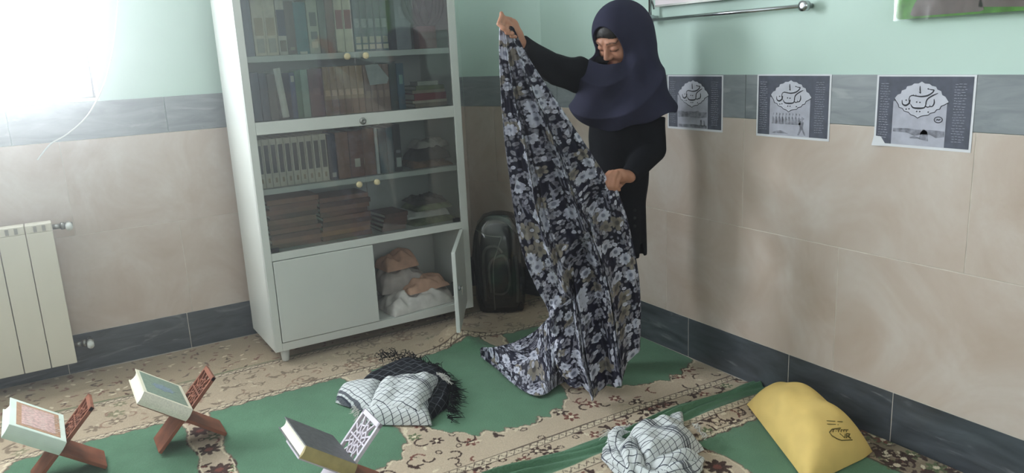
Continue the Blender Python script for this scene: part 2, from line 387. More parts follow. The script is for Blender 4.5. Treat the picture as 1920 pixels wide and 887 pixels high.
for par, tpar, F, a, b, m1, m2, m3, m4 in ((bl, wl, LW, -5.3, -0.2, [-1.738, -2.25], [-1.3], [-0.88], [-1.1]),
                                  (br, wr, RW, 0.47, 6.4, [1.513, 2.03, 2.44], [1.796, 2.63], [1.38, 2.215], [1.2, 1.80]),
                                  (bc, wc, CW, 0.0, cl, [0.3], [0.2], [0.4], [0.25])):
    tile_run(par, 'skirting_tile', 'skirt', cuts=cutlist(a, b, m1, 0.42), z0=0, z1=ZS, **F)
    tile_run(tpar, 'tile', 'beige', cuts=cutlist(a, b, m2, 0.832), z0=0.613, z1=ZB, **F)
    tile_run(tpar, 'tile', 'beige', cuts=cutlist(a, b, m3, 0.832), z0=ZS, z1=0.613, **F)
    tile_run(tpar, 'dado_tile', 'dado', cuts=cutlist(a, b, m4, 0.60), z0=ZB, z1=ZT, **F)
# windows ----------------------------------------------------------------
def window(name, M, wd, ht):
    """frame in local x (width), z (height), y depth"""
    o = bpy.data.objects.new(name, None); col.objects.link(o); struct(o); t = 0.05
    fb = B()
    for lo, hi in (((0, 0, 0), (wd, 0.06, t)), ((0, 0, ht - t), (wd, 0.06, ht)), ((0, 0, t), (t, 0.06, ht - t)), ((wd - t, 0, t), (wd, 0.06, ht - t)), ((wd / 2 - t / 2, 0, t), (wd / 2 + t / 2, 0.06, ht - t))):
        fb.box(lo, hi)
    fb.obj('window_frame', 'white_metal', o)
    for k in (0, 1):
        x0 = t + k * (wd / 2 - t / 2); B().box((x0, 0.025, t), (x0 + wd / 2 - 1.5 * t, 0.031, ht - t)).obj('window_pane', 'wglass', o)
    o.matrix_world = M; return o
window('window_1', TR(XW0, 0.14, ZW0), XW1 - XW0, ZW1 - ZW0)
window('fill_window_2', TR(-5.36, -4.4, 0.9) @ RZ(math.radians(90)), 2.8, 1.7)  # unseen window, added to go with the side fill light
window('fill_window_3', TR(-0.8, -6.46, 1.1) @ RZ(math.radians(180)), 2.8, 1.4)  # unseen window, added to go with the rear fill light
rv = B()
for lo, hi in (((XW0, .0, ZW0 - .012), (XW1, .19, ZW0)), ((XW0, .0, ZW1), (XW1, .19, ZW1 + .012)), ((XW0 - .012, .0, ZW0 - .012), (XW0, .19, ZW1 + .012)), ((XW1, .0, ZW0 - .012), (XW1 + .012, .19, ZW1 + .012))): rv.box(lo, hi)
struct(rv.obj('trim_1', 'ceil'))

# thin haze volume added to imitate bloom around the bright window
vm = bpy.data.materials.new('bloom_haze'); vm.use_nodes = True; vm.node_tree.nodes.remove(vm.node_tree.nodes['Principled BSDF'])
vsn = node(vm.node_tree, 'ShaderNodeVolumeScatter', {'Density': 0.05, 'Anisotropy': 0.88}); vm.node_tree.links.new(vsn.outputs[0], vm.node_tree.nodes['Material Output'].inputs['Volume'])
air = B().box((-5.29, -6.39, -.01), (-.001, .05, 2.79)).obj('bloom_haze', vm); air['kind'] = 'stuff'; tag(air, 'thin haze volume added to imitate bloom around the window', 'haze')

# ================================================================ CARPET
def nonuni(lo, a, b, hi, fine, coarse):
    return np.concatenate([np.arange(lo, a, coarse), np.arange(a, b, fine), np.arange(b, hi, coarse), [hi]])
gx = nonuni(-4.4, -2.62, 0.0, -0.004, 0.0042, 0.03)
gx = np.unique(np.clip(gx, -4.4, -0.006)); gy = nonuni(-4.6, -2.75, -0.03, -0.012, 0.0042, 0.03)
X, Y = np.meshgrid(gx, gy)
inch = (Y - CH0[1]) * cv.x - (X - CH0[0]) * cv.y   # >0 beyond the chamfer
BEI = np.array(lin((160, 142, 118))); BEI2 = np.array(lin((180, 162, 140))); GRN = np.array(lin((86, 122, 96))); DK = np.array(lin((64, 42, 36))); RED = np.array(lin((112, 62, 52))); PALE = np.array(lin((210, 196, 170))); OLV = np.array(lin((92, 104, 70)))
xw = X + 0.012 * noise2(X * 3, Y * 3); yw = Y + 0.014 * noise2(X * 2.3 + 9, Y * 2.3)
C = BEI2[None, None] * (1 + 0.10 * noise2(X * 6, Y * 6))[..., None]
C[yw > -0.43] = BEI
def put(mask, c, al=1.0): C[mask] = C[mask] * (1 - al) + c * al
def local(cx, cy, r):
    i0, i1 = np.searchsorted(gy, [cy - r, cy + r]); j0, j1 = np.searchsorted(gx, [cx - r, cx + r]); return slice(i0, i1), slice(j0, j1)
def ell(cx, cy, a, b, th, c, al=1.0, ring=None):
    sl = local(cx, cy, max(a, b) * 1.1)
    x = X[sl] - cx; y = Y[sl] - cy; u = (x * math.cos(th) + y * math.sin(th)) / a; v = (-x * math.sin(th) + y * math.cos(th)) / b
    d = u * u + v * v; m = d < 1
    if ring: m &= d > ring
    sub = C[sl]; sub[m] = sub[m] * (1 - al) + c * al
def arcs(cx, cy, r, a0, a1, wd, c):
    sl = local(cx, cy, r + wd); x = X[sl] - cx; y = Y[sl] - cy; rr = np.hypot(x, y); an = (np.arctan2(y, x) - a0) % (2 * math.pi)
    sub = C[sl]; sub[(abs(rr - r) < wd) & (an < a1 - a0)] = c
def flower(cx, cy, r, c, cc, n=6):
    a = random.random() * 6
    for k in range(n): ell(cx + r * 0.6 * math.cos(a + k * 6.283 / n), cy + r * 0.6 * math.sin(a + k * 6.283 / n), r * 0.42, r * 0.22, a + k * 6.283 / n, c)
    ell(cx, cy, r * 0.3, r * 0.3, 0, cc)
def scatter(x0, x1, y0, y1, n, kinds):
    for _ in range(n):
        cx = random.uniform(x0, x1); cy = random.uniform(y0, y1); k = random.choice(kinds); a = random.uniform(0, 6.28)
        if k == 'dash': ell(cx, cy, random.uniform(.010, .020), random.uniform(.004, .007), a, random.choice((DK, RED, RED)), 0.8)
        elif k == 'curl': arcs(cx, cy, random.uniform(.016, .032), a, a + random.uniform(2.2, 4.4), 0.0036, random.choice((DK, RED, DK)))
        elif k == 'leaf': ell(cx, cy, .024, .008, a, DK); ell(cx + .018 * math.cos(a + .9), cy + .018 * math.sin(a + .9), .018, .006, a + .9, DK)
        elif k == 'flower': flower(cx, cy, random.uniform(.024, .036), random.choice((DK, RED, OLV)), PALE)
        elif k == 'ring': ell(cx, cy, .014, .011, a, DK, 1, 0.4)
        elif k == 'pale': ell(cx, cy, .014, .006, a, PALE, 0.9)
scatter(-2.7, 0, -0.42, -0.02, 420, ['dash', 'dash', 'dash', 'pale'])
def zigzag(yc, hw, amp=0.011, per=0.03):
    tri = np.abs(((xw / per) % 1) - 0.5) * 4 - 1
    d = yw - yc
    put((np.abs(d) < hw), PALE, 0.55); put(np.abs(d - tri * amp) < 0.0035, DK, 0.8); put(np.abs(np.abs(d) - hw) < 0.0028, DK, 0.85)
PER = 1.28
for k in range(0, 3):
    o = -PER * k
    ys, ye = -0.80 + o, -1.64 + o
    if k == 0: scatter(-2.7, 0, -0.79 + o, -0.46 + o, 330, ['dash', 'curl', 'curl', 'pale', 'pale', 'ring', 'flower', 'leaf'])
    if k == 0: bm_ = (Y > -0.80) & (Y < -0.45); C[bm_] = C[bm_] * .52 + BEI * .48
    scatter(-2.7, 0, -1.74 + o, -0.8 + o, 560, ['curl', 'leaf', 'flower', 'ring', 'pale', 'dash', 'curl'])
    scatter(-2.7, 0, -1.85 + o, -1.78 + o, 150, ['curl', 'leaf', 'pale', 'ring', 'flower'])
    scatter(-2.7, 0, -2.06 + o, -1.99 + o, 150, ['curl', 'leaf', 'pale', 'ring', 'flower'])
    g = np.zeros(X.shape, bool); sd = np.full(X.shape, 9.0)
    for j in range(-5, 1):
        xc = -0.235 + 0.655 * j; dx = np.abs(xw - xc) / 0.272
        jag = 0.012 * np.sign(np.sin(X * 90)) * (np.sin(X * 90) ** 2) + 0.008 * noise2(X * 60, Y * 60)
        lower = ye + 0.05 * dx + 0.10 * dx ** 4 + jag + 0.02 * np.abs(np.sin(dx * 9))
        side = 0.272 * (1 + 0.04 * np.sin(Y * 26)) + 0.5 * jag
        s_ = np.maximum(np.maximum(lower - yw, yw - ys - jag * 0.4), np.abs(xw - xc) - side); sd = np.minimum(sd, s_)
        for fy in (-0.95, -1.12, -1.29): flower(xc + 0.3275, fy + o, 0.045, DK, RED, 8)
    put((sd > 0) & (sd < 0.006), DK, 0.75); put((sd > 0.010) & (sd < 0.016), PALE, 0.8)
    g = sd <= 0
    C[g] = (GRN * (1 + 0.13 * noise2(X * 4, Y * 4) + 0.06 * noise2(X * 22, Y * 22))[..., None])[g]
    for yc, hw in (((-0.455, 0.012), (-0.775, 0.013)) if k == 0 else ()) + ((-1.765, 0.016), (-1.965, 0.018), (-2.065, 0.012)): zigzag(yc + o, hw)
    gb = np.abs(yw - (-1.903 + o)) < 0.046
    C[gb] = (GRN * 0.95 * (1 + 0.1 * noise2(X * 8, Y * 8))[..., None])[gb]
rb = (yw < -2.02) & (xw > -0.15)
C[rb] = (BEI * 0.72 * (1 + 0.2 * noise2(X * 30, Y * 30))[..., None])[rb]
scatter(-0.14, -0.01, -2.75, -2.03, 170, ['curl', 'leaf', 'ring', 'pale', 'flower', 'dash'])
put((yw < -2.02) & (np.abs(xw + 0.152) < 0.005), DK, 0.8)
put(np.abs(yw + 0.43) < 0.005, OLV, 0.9)
C[yw > -0.425] = np.clip(C[yw > -0.425], 0, 1)
Zc = 0.004 * noise2(X * 2, Y * 2) + 0.004
bandp = np.exp(-((Y + 1.905 + 0.02 * np.sin(X * 7)) / 0.042) ** 2)
Zc += (0.028 + 0.012 * np.sin(X * 9)) * bandp * (0.75 + 0.35 * np.sin((Y + 0.03 * np.sin(X * 7)) * 190)) * np.clip((X + 1.6) / 0.3, 0, 1)
Zc += 0.055 * np.exp(-(((X + 0.68) / 0.13) ** 2 + ((Y + 0.72) / 0.085) ** 2))
ax, ay = np.array([-0.72, -0.70]), np.array([-0.50, -1.30]); dd = ay - ax; tt = np.clip(((X - ax[0]) * dd[0] + (Y - ax[1]) * dd[1]) / (dd @ dd), 0, 1)
Zc += 0.020 * np.exp(-((np.hypot(X - ax[0] - tt * dd[0], Y - ax[1] - tt * dd[1])) / 0.05) ** 2)
Zc += 0.012 * np.exp(-((Y + 2.0 + 0.04 * np.sin(X * 8)) / 0.04) ** 2) * np.clip((X + 0.75) / 0.2, 0, 1)
keep = (inch < -0.004)
nx_, ny_ = len(gx), len(gy); F = gridfaces(nx_, ny_)
F = F[keep.ravel()[F].all(axis=1)]
used = np.zeros(nx_ * ny_, bool); used[F.ravel()] = True; remap = np.cumsum(used) - 1
V = np.c_[X.ravel(), Y.ravel(), Zc.ravel()][used]
ca = link('prayer_carpet', fromdata(V, remap[F], colr=np.clip(C.reshape(-1, 3)[used], 0, 1)), 'carpet', None, True)
tag(ca, 'beige patterned carpet with green prayer niches covering the floor', 'carpet')
def hz(x, y):
    return float(Zc[np.clip(np.searchsorted(gy, y), 0, ny_ - 1), np.clip(np.searchsorted(gx, x), 0, nx_ - 1)])

# ================================================================ BOOK CABINET
CX0, CX1, CY0, CY1, CZ0, CZ1 = -1.468, -0.482, -0.50, -0.10, 0.064, 1.615
cab = thing('book_cabinet', 'tall white metal bookcase with glass doors standing against the wall', 'cabinet', ((CX0 + CX1) / 2, -0.3, 0))
def cpart(name, m, boxes, parent=None, bev=0.002):
    b = B()
    for lo, hi in boxes: b.box(lo, hi, TR(-(CX0 + CX1) / 2, 0.3, 0), bev)
    return b.obj(name, m, parent or cab)
ST = 0.032
cpart('side_panel', 'white_metal', [((CX0, CY0 + 0.003, CZ0), (CX0 + 0.012, CY1, CZ1))])
cpart('side_panel', 'white_metal', [((CX1 - 0.012, CY0 + 0.003, CZ0), (CX1, CY1, CZ1))])
cpart('back_panel', 'white_metal', [((CX0 + 0.012, CY1 - 0.008, CZ0), (CX1 - 0.012, CY1, CZ1))])
cpart('top_panel', 'white_metal', [((CX0 + 0.012, CY0 + 0.003, CZ1 - 0.02), (CX1 - 0.012, CY1 - 0.008, CZ1))])
cpart('bottom_panel', 'white_metal', [((CX0 + 0.012, CY0 + 0.02, CZ0 + 0.012), (CX1 - 0.012, CY1 - 0.008, 0.10))])
for x0, x1 in ((CX0, CX0 + ST), (CX1 - 0.038, CX1)):
    cpart('stile', 'white_metal', [((x0, CY0 - 0.004, CZ0), (x1, CY0 + 0.012, CZ1))])
for z0, z1 in ((CZ0, 0.100), (0.472, 0.506), (1.010, 1.062), (1.565, CZ1)):
    cpart('rail', 'white_metal', [((CX0 + ST, CY0 - 0.003, z0), (CX1 - 0.038, CY0 + 0.012, z1))])
for z0, z1 in ((0.488, 0.506), (0.756, 0.780), (1.045, 1.062), (1.302, 1.327)):
    cpart('shelf', 'white_metal', [((CX0 + 0.013, CY0 + 0.014, z0), (CX1 - 0.013, CY1 - 0.009, z1))])
for x in (CX0 + 0.05, CX1 - 0.05):
    for y in (CY0 + 0.04, CY1 - 0.05):
        B().lathe([(0.013, 0.0), (0.016, 0.012), (0.022, CZ0 + 0.001)], 14, TR(x - (CX0 + CX1) / 2, y + 0.3, 0)).obj('leg', 'white_metal', cab, True)
XM = (CX0 + ST + CX1 - 0.038) / 2
cpart('left_door', 'white_metal', [((CX0 + ST + 0.003, CY0 - 0.006, 0.103), (XM - 0.002, CY0 + 0.008, 0.469))], bev=0.003)
# open right door, hinged at the right stile
dw = CX1 - 0.038 - XM - 0.006
da = math.atan2(-0.39, -0.245)
DM = TR(CX1 - 0.041 - (CX0 + CX1) / 2, CY0 + 0.3 - 0.002, 0) @ RZ(da)
rd = B().box((0, -0.009, 0.103), (dw, 0.009, 0.469), DM, 0.003).obj('open_door', 'white_metal', cab)
B().lathe([(0.012, 0), (0.012, 0.006), (0.007, 0.010)], 14, DM @ TR(dw - 0.03, 0.009, 0.30) @ RX(math.radians(-90))).obj('door_lock', 'chrome', rd, True)
kb = B().tube([(dw - 0.03, 0.018, 0.30), (dw - 0.03, 0.030, 0.30)], 0.003).box((dw - 0.037, 0.026, 0.272), (dw - 0.023, 0.029, 0.312))
bmesh.ops.transform(kb.bm, matrix=DM, verts=kb.bm.verts); kb.obj('key', 'chrome', rd)
B().box((dw - 0.035, -0.018, 0.27), (dw - 0.012, -0.009, 0.33), DM, 0.002).obj('latch', 'black_plastic', rd)
for z0, z1 in ((0.509, 1.008), (1.064, 1.563)):
    for k in (0, 1):
        a, b_ = (CX0 + ST + 0.002, XM - 0.002) if k == 0 else (XM + 0.002, CX1 - 0.040)
        gp = cpart('glass_door', 'glass', [((a, CY0 + 0.0 + 0.002 * k, z0), (b_, CY0 + 0.005 + 0.002 * k, z1))], bev=0)
        kx = XM - 0.042 if k == 0 else XM + 0.042
        B().lathe([(0.006, 0), (0.006, 0.008), (0.014, 0.012), (0.014, 0.018), (0.008, 0.023)], 14, TR(kx - (CX0 + CX1) / 2, CY0 + 0.3, (z0 + z1) / 2 - 0.004) @ RX(math.radians(90))).obj('knob', 'cream_knob', gp, True)
    if z0 < 1:
        for x in (CX0 + ST + 0.004, CX1 - 0.04 - 0.036): cpart('glass_clip', 'black_plastic', [((x, CY0 - 0.004, z0), (x + 0.032, CY0 + 0.012, z0 + 0.018))])
B().lathe([(0.015, 0), (0.015, 0.006), (0.010, 0.010), (0.004, 0.010), (0.004, 0.006)], 18, TR(XM + 0.005 - (CX0 + CX1) / 2, CY0 - 0.003 + 0.3, 1.030) @ RX(math.radians(90))).obj('cabinet_lock', 'steel', cab, True)

ORD = ['first', 'second', 'third', 'fourth', 'fifth', 'sixth', 'seventh', 'eighth', 'ninth', 'tenth']
# ---- books -------------------------------------------------------------
def book(x0, x1, z, h, c, label, group=None, depth=0.16, yf=-0.462, decos=(), lean=0.0):
    wd = x1 - x0 - 0.001; t = min(0.004, wd * 0.2)
    o = thing('book', label, 'book', (x0, yf, z + 0.001), 0.0, group)
    if lean: o.rotation_euler = (0, lean, 0)
    b = B()
    n = 5; prof = [(wd * k / n, -0.004 * math.sin(math.pi * k / n)) for k in range(n + 1)]
    outer = prof + [(wd, depth), (wd - t, depth), (wd - t, t), (t, t), (t, depth), (0, depth)]
    b.prism(outer, 0, h); b.obj('cover', cmat(c), o)
    B().box((t, t, 0.003), (wd - t, depth - 0.004, h - 0.003)).obj('pages', 'pages', o)
    for dc, a, e, m in decos:
        B().box((wd * (0.5 - m / 2), -0.0052, h * a), (wd * (0.5 + m / 2), -0.001, h * e)).obj('spine_label', cmat(dc), o)
    return o
def px_row(z, base_y, rows, yf=-0.462):
    for pl, pr, h, c, label, group, decos in rows:
        a = onY((pl, base_y - 0.06 * (pl - 460)), yf)[0]; b_ = onY((pr, base_y - 0.06 * (pr - 460)), yf)[0]
        book(a, b_, z, h, c, label, group, yf=yf, decos=decos)
TZ = 1.327
cream = (206, 196, 172)
px_row(TZ, 104, [
 (463, 479, .222, (120, 126, 140), 'slate grey book at the left end of the top shelf', None, ()),
 (480, 502, .228, cream, 'cream book with tan spine panels, left one of the pair', 'pair of cream books', (((176, 156, 122), .35, .66, .7), ((170, 165, 150), .05, .30, .6))),
 (502, 524, .228, cream, 'cream book with tan spine panels, right one of the pair', 'pair of cream books', (((176, 156, 122), .35, .66, .7), ((170, 165, 150), .05, .30, .6))),
 (525, 541, .226, (196, 190, 176), 'cream book with a navy oval spine badge on the top shelf', None, (((46, 52, 80), .34, .80, .9), ((120, 104, 82), .06, .26, .7))),
 (541, 558, .215, (104, 92, 84), 'grey brown book beside a teal book on the top shelf', None, (((150, 140, 120), .08, .14, .5),)),
 (558, 581, .21, (62, 118, 122), 'wide teal book on the top shelf', None, (((190, 190, 175), .0, .05, .6),)),
 (582, 602, .225, (168, 172, 150), 'pale olive book with round spine seals on the top shelf', None, (((90, 100, 88), .50, .75, .6), ((215, 212, 190), .10, .22, .6), ((80, 92, 84), .26, .40, .6))),
 (603, 616, .22, (96, 106, 92), 'olive green thin book on the top shelf', None, ()),
 (617, 631, .22, (124, 88, 76), 'russet thin book on the top shelf', None, ()),
 (633, 648, .232, (208, 198, 170), 'cream book with red spine badge, left one of the pair', 'pair of red badge books', (((138, 50, 40), .42, .76, .8),)),
 (649, 664, .232, (208, 198, 170), 'cream book with red spine badge, right one of the pair', 'pair of red badge books', (((138, 50, 40), .42, .76, .8),)),
] + [(667 + 12.6 * k, 679 + 12.6 * k, .222, (70, 104, 106), 'teal book with cream foot label, %s from the left of five' % ORD[k], 'teal set on the top shelf', (((200, 194, 168), .04, .13, .8), ((172, 172, 150), .16, .28, .7), ((130, 150, 150), .45, .62, .7))) for k in range(5)])
# plain grey box file and the plaque
a = onY((738, 90), -0.36)[0]; bx = thing('box_file', 'plain pale grey box file beside the plaque on the top shelf', 'box file', (a, -0.40, TZ + .001))
B().box((0, 0, 0), (0.075, 0.2, 0.225), None, 0.003).obj('case', cmat((142, 146, 150)), bx); B().box((0.02, -0.001, 0.14), (0.055, 0.0005, 0.19)).obj('front_label', cmat((160, 162, 164)), bx)
a = onY((798, 90), -0.42)[0]; pl = thing('plaque', 'dusty red stand with dark winged emblem in the right end of the top shelf', 'plaque', (a, -0.42, TZ + .001))
B().box((-0.045, -0.03, 0), (0.045, 0.03, 0.10), None, 0.004).obj('base', cmat((128, 84, 86)), pl)
eb = B()
for s in (-1, 1):
    for k, (r, q) in enumerate(((0.105, .012), (0.08, .011), (0.055, .010))):
        eb.tube([(s * (r * math.sin(t) * (0.9 if t > .6 else 1)), -0.01 * k, 0.10 + (1 - math.cos(t)) * 0.09 + 0.012 * t) for t in np.linspace(0.12, 1.9, 10)], [q * (0.5 + 0.7 * math.sin(3.1 * u)) for u in np.linspace(.1, .95, 10)], 8)
eb.tube([(0, -0.005, 0.09), (0, -0.005, 0.15), (0, -0.005, 0.21)], [.02, .022, .006], 10); eb.obj('emblem', cmat((66, 60, 58)), pl, True)
# second shelf
Z2 = 1.063
r2 = [(463, 477, .19, (112, 112, 122), 'grey mauve book at the left end of the second shelf', None, ()), (478, 493, .20, (92, 102, 116), 'blue grey book near the left end of the second shelf', None, ()),
 (494, 508, .195, (84, 92, 104), 'dim slate book beside the leaning white book', None, ()), (509, 524, .19, (110, 104, 98), 'taupe book left of the leaning white book', None, ())]
px_row(Z2, 222, r2)
a = onY((530, 216), -0.462)[0]; book(a, a + 0.030, Z2 + .006, .205, (212, 210, 200), 'white book leaning to the left on the second shelf', lean=-0.09, depth=.14, decos=())
px_row(Z2, 221, [(550, 560, .19, (58, 82, 120), 'thin blue book right of the leaning white book', None, (((190, 190, 180), .8, .93, .6),)),
 (560, 571, .195, (76, 118, 92), 'thin green book on the second shelf', None, ()), (571, 584, .20, (140, 166, 150), 'pale green book on the second shelf', None, ()),
 (585, 611, .20, (98, 44, 50), 'wide maroon book on the second shelf', None, (((120, 70, 66), .45, .6, .5),))]
 + [(612 + 12.4 * k, 624.2 + 12.4 * k, .205, (176, 146, 116), 'tan book with pale diamond spine, %s from the left of six' % ORD[k], 'tan diamond set on the second shelf', (((208, 176, 146), .40, .52, .75), ((150, 112, 92), .02, .32, .9))) for k in range(6)]
 + [(687 + 11.8 * k, 698.6 + 11.8 * k, .205, (140, 112, 100), 'dusty brown book behind the loose paper, %s from the left of four' % ORD[k], 'dusty brown set on the second shelf', (((160, 132, 112), .30, .45, .7),)) for k in range(4)]
 + [(735, 748, .215, (36, 60, 58), 'dark bottle green book on the second shelf', None, ()), (749, 762, .205, (46, 88, 108), 'dark teal book beside the stack on the second shelf', None, (((130, 170, 160), .55, .75, .5),))])
pa = [onY(p, -0.474) for p in ((684, 122), (708, 120), (729, 146), (726, 156), (694, 160))]
pb = thing('loose_paper', 'pale folded sheet of paper tucked before the dusty brown books', 'paper', (float(pa[0][0]), -0.474, Z2 + .13))
v = [(float(p[0] - pa[0][0]), dy, float(p[2] - Z2 - .13)) for dy in (0.0, 0.001) for p in pa]
link('sheet', fromdata(v, [(0, 1, 2, 3, 4), (9, 8, 7, 6, 5)] + [(k, k + 5, (k + 1) % 5 + 5, (k + 1) % 5) for k in range(5)]), cmat((176, 180, 178)), pb)
SGN = lambda a: -1 if abs(a) > 2 else 1
def flat_book(name, x, y, z, wx, dy, t, c, label, group=None, rz=0.0, pagesfront=True):
    o = thing(name, label, 'book', (x, y, z), rz, group); k = min(.004, t * .15)
    b = B().box((-wx / 2, -dy / 2, 0), (wx / 2, dy / 2, k)).box((-wx / 2, -dy / 2, t - k), (wx / 2, dy / 2, t)).box((-wx / 2, -dy / 2 * SGN(rz), k), (wx / 2, (-dy / 2 + k) * SGN(rz), t - k))
    b.obj('cover', cmat(c), o)
    B().box((-wx / 2 + .004, -dy / 2 + .005, k), (wx / 2 - .004, dy / 2 - .005, t - k)).obj('pages', 'pages', o)
    return o
xs = onY((800, 195), -0.40)[0]; zz = Z2 + .001
for t, c, lb, wx, r in ((.018, (126, 112, 92), 'brown book at the bottom of the flat stack on the second shelf', .17, .05), (.012, (178, 164, 142), 'cream thin book second from bottom of the flat stack', .175, -.04),
                    (.032, (132, 36, 42), 'thick red book lying in the flat stack', .165, .02), (.014, (150, 138, 112), 'tan book lying on the red book in the stack', .16, -.1), (.020, (108, 118, 72), 'olive patterned book near the top of the flat stack', .15, .06), (.018, (176, 178, 164), 'pale grey book topmost of the flat stack', .10, -.12)):
    flat_book('book', xs, -0.38, zz, wx, .13, t, c, lb, None, r); zz += t + .0005
xs = onY((545, 216), -0.44)[0]
# third shelf
Z3 = 0.781
px_row(Z3, 352, [(487 + 13.3 * k, 499.8 + 13.3 * k, .205, (198, 192, 176), 'cream volume with long black spine band, %s from the left of ten' % ORD[k], 'cream and black set on the third shelf', (((40, 42, 50), .30, .88, .62), ((150, 130, 100), .10, .2, .3))) for k in range(10)]
 + [(621, 636, .20, (44, 46, 66), 'navy book right of the cream and black set', None, (((170, 168, 160), .06, .16, .5),)), (637, 660, .205, (138, 96, 74), 'plain brown book on the third shelf', None, ()),
    (661, 686, .205, (122, 78, 62), 'red brown book with small white sticker on the third shelf', None, (((190, 182, 160), .22, .40, .4),)), (687, 708, .21, (130, 90, 72), 'tawny book left of the white edged book', None, ()),
    (709, 715, .21, (202, 204, 202), 'thin white edged book on the third shelf', None, ()), (716, 730, .205, (66, 92, 104), 'steel blue book beside the thin white edged book', 'pair of steel blue books', ()), (731, 743, .205, (66, 92, 104), 'steel blue book beside the black book with foot label', 'pair of steel blue books', ()),
    (744, 757, .215, (26, 30, 36), 'black book with white foot label on the third shelf', None, (((170, 176, 170), .10, .30, .7), ((120, 124, 124), .40, .46, .6)))])
# stacks of brown books lying flat in the fourth compartment
Z4 = 0.507
for s, (pxc, n, wx) in enumerate(((545, 10, .225), (640, 9, .235))):
    xc = onY((pxc, 440), -0.36)[0]; zz = Z4
    for k in range(n):
        c = [(112, 66, 50), (128, 82, 62), (94, 52, 42), (138, 94, 70)][(k * 3 + s) % 4]
        lb = 'brown book lying %s from the bottom of the %s stack behind the lower glass' % (ORD[k], 'left' if s == 0 else 'middle')
        if s == 1 and k == 1: c = (158, 108, 62); lb = 'golden brown book low in the middle stack behind the lower glass'
        flat_book('book', xc + random.uniform(-.007, .007), -0.36 + random.uniform(-.010, .010), zz, wx + random.uniform(-.012, .006), .17, .0205, c, lb, None if 'golden' in lb else ('left stack of brown books' if s == 0 else 'right stack of brown books'), math.pi if k % 2 else 0.0); zz += .0218
xc = onY((725, 425), -0.36)[0]; zz = Z4
for k in range(4): flat_book('book', xc + .004 * k, -0.37, zz, .12, .16, .020, [(108, 66, 50), (98, 58, 46)][k % 2], 'brown book lying %s from the bottom of the short stack beside olive cloths' % ORD[k], 'short stack of brown books', 0.03 * k); zz += .0203

# ================================================================ SOFT THINGS
def puff(quad, z0, h, n=40, m=30, wr=0.006, fr=9.0, seed=0.0, e=4.0, skew=None, sag=0.0, ang=0.0):
    """a soft folded pad over a quad of floor points; closed underneath"""
    q = np.array([p[:2] for p in quad], float); u = np.linspace(0, 1, n); v = np.linspace(0, 1, m); U, Vv = np.meshgrid(u, v)
    c = lambda i: q[i][None, None]
    P = c(0) * ((1 - U) * (1 - Vv))[..., None] + c(1) * (U * (1 - Vv))[..., None] + c(2) * (U * Vv)[..., None] + c(3) * ((1 - U) * Vv)[..., None]
    cen = P.mean((0, 1)); edge = np.maximum(np.abs(2 * U - 1), np.abs(2 * Vv - 1))
    bul = 1 + 0.05 * noise2(U * 3 + seed, Vv * 3 + seed) * edge
    P = cen + (P - cen) * bul[..., None]
    prof = np.clip((1 - np.abs(2 * U - 1) ** e), 0, 1) ** 0.5 * np.clip((1 - np.abs(2 * Vv - 1) ** e), 0, 1) ** 0.5
    hh = np.array(h)[None, None] if np.isscalar(h) else (h[0] * (1 - U) * (1 - Vv) + h[1] * U * (1 - Vv) + h[2] * U * Vv + h[3] * (1 - U) * Vv)
    wrk = wr * (noise2(P[..., 0] * fr + seed, P[..., 1] * fr) + 0.6 * noise2(P[..., 0] * fr * 2.3, P[..., 1] * fr * 2.3 + seed) + 0.7 * np.sin((P[..., 0] * math.cos(ang + 1) + P[..., 1] * math.sin(ang + 1)) * fr * 7 + 3 * noise2(P[..., 0] * 5, P[..., 1] * 5 + seed)) * 0.5)
    Zt = z0 + prof * (hh + wrk); Zb = np.full(Zt.shape, z0) - 0.0 * prof
    V = np.concatenate([np.c_[P.reshape(-1, 2), Zt.ravel()], np.c_[P.reshape(-1, 2), Zb.ravel() - 0.0005]])
    f1 = gridfaces(n, m); f2 = gridfaces(n, m, n * m)[:, ::-1]
    ring = np.concatenate([np.arange(n), np.arange(1, m) * n + n - 1, (m - 1) * n + np.arange(n - 2, -1, -1), np.arange(m - 2, 0, -1) * n]); nb = np.roll(ring, -1)
    f3 = np.c_[ring + n * m, nb + n * m, nb, ring]
    ca_, sa = math.cos(ang), math.sin(ang); uv = np.c_[V[:, 0] * ca_ + V[:, 1] * sa, -V[:, 0] * sa + V[:, 1] * ca_ + V[:, 2]]
    return V, np.concatenate([f1, f2, f3]), uv
def joinup(parts):
    Vs, Fs, Us, o = [], [], [], 0
    for V, F, U in parts: Vs.append(V); Fs.append(F + o); Us.append(U); o += len(V)
    return fromdata(np.concatenate(Vs), np.concatenate(Fs), np.concatenate(Us))
def at0(o, V): return V - np.array([*o, 0])[:V.shape[1]]
def softthing(name, label, cat, pads, m, group=None, smooth=True):
    me = joinup(pads); ob = link(name, me, m, None, smooth); tag(ob, label, cat, group); return ob
def rect(cx, cy, a, b_, th):
    c, s = math.cos(th), math.sin(th); return [(cx + c * x - s * y, cy + s * x + c * y) for x, y in ((-a, -b_), (a, -b_), (a, b_), (-a, b_))]
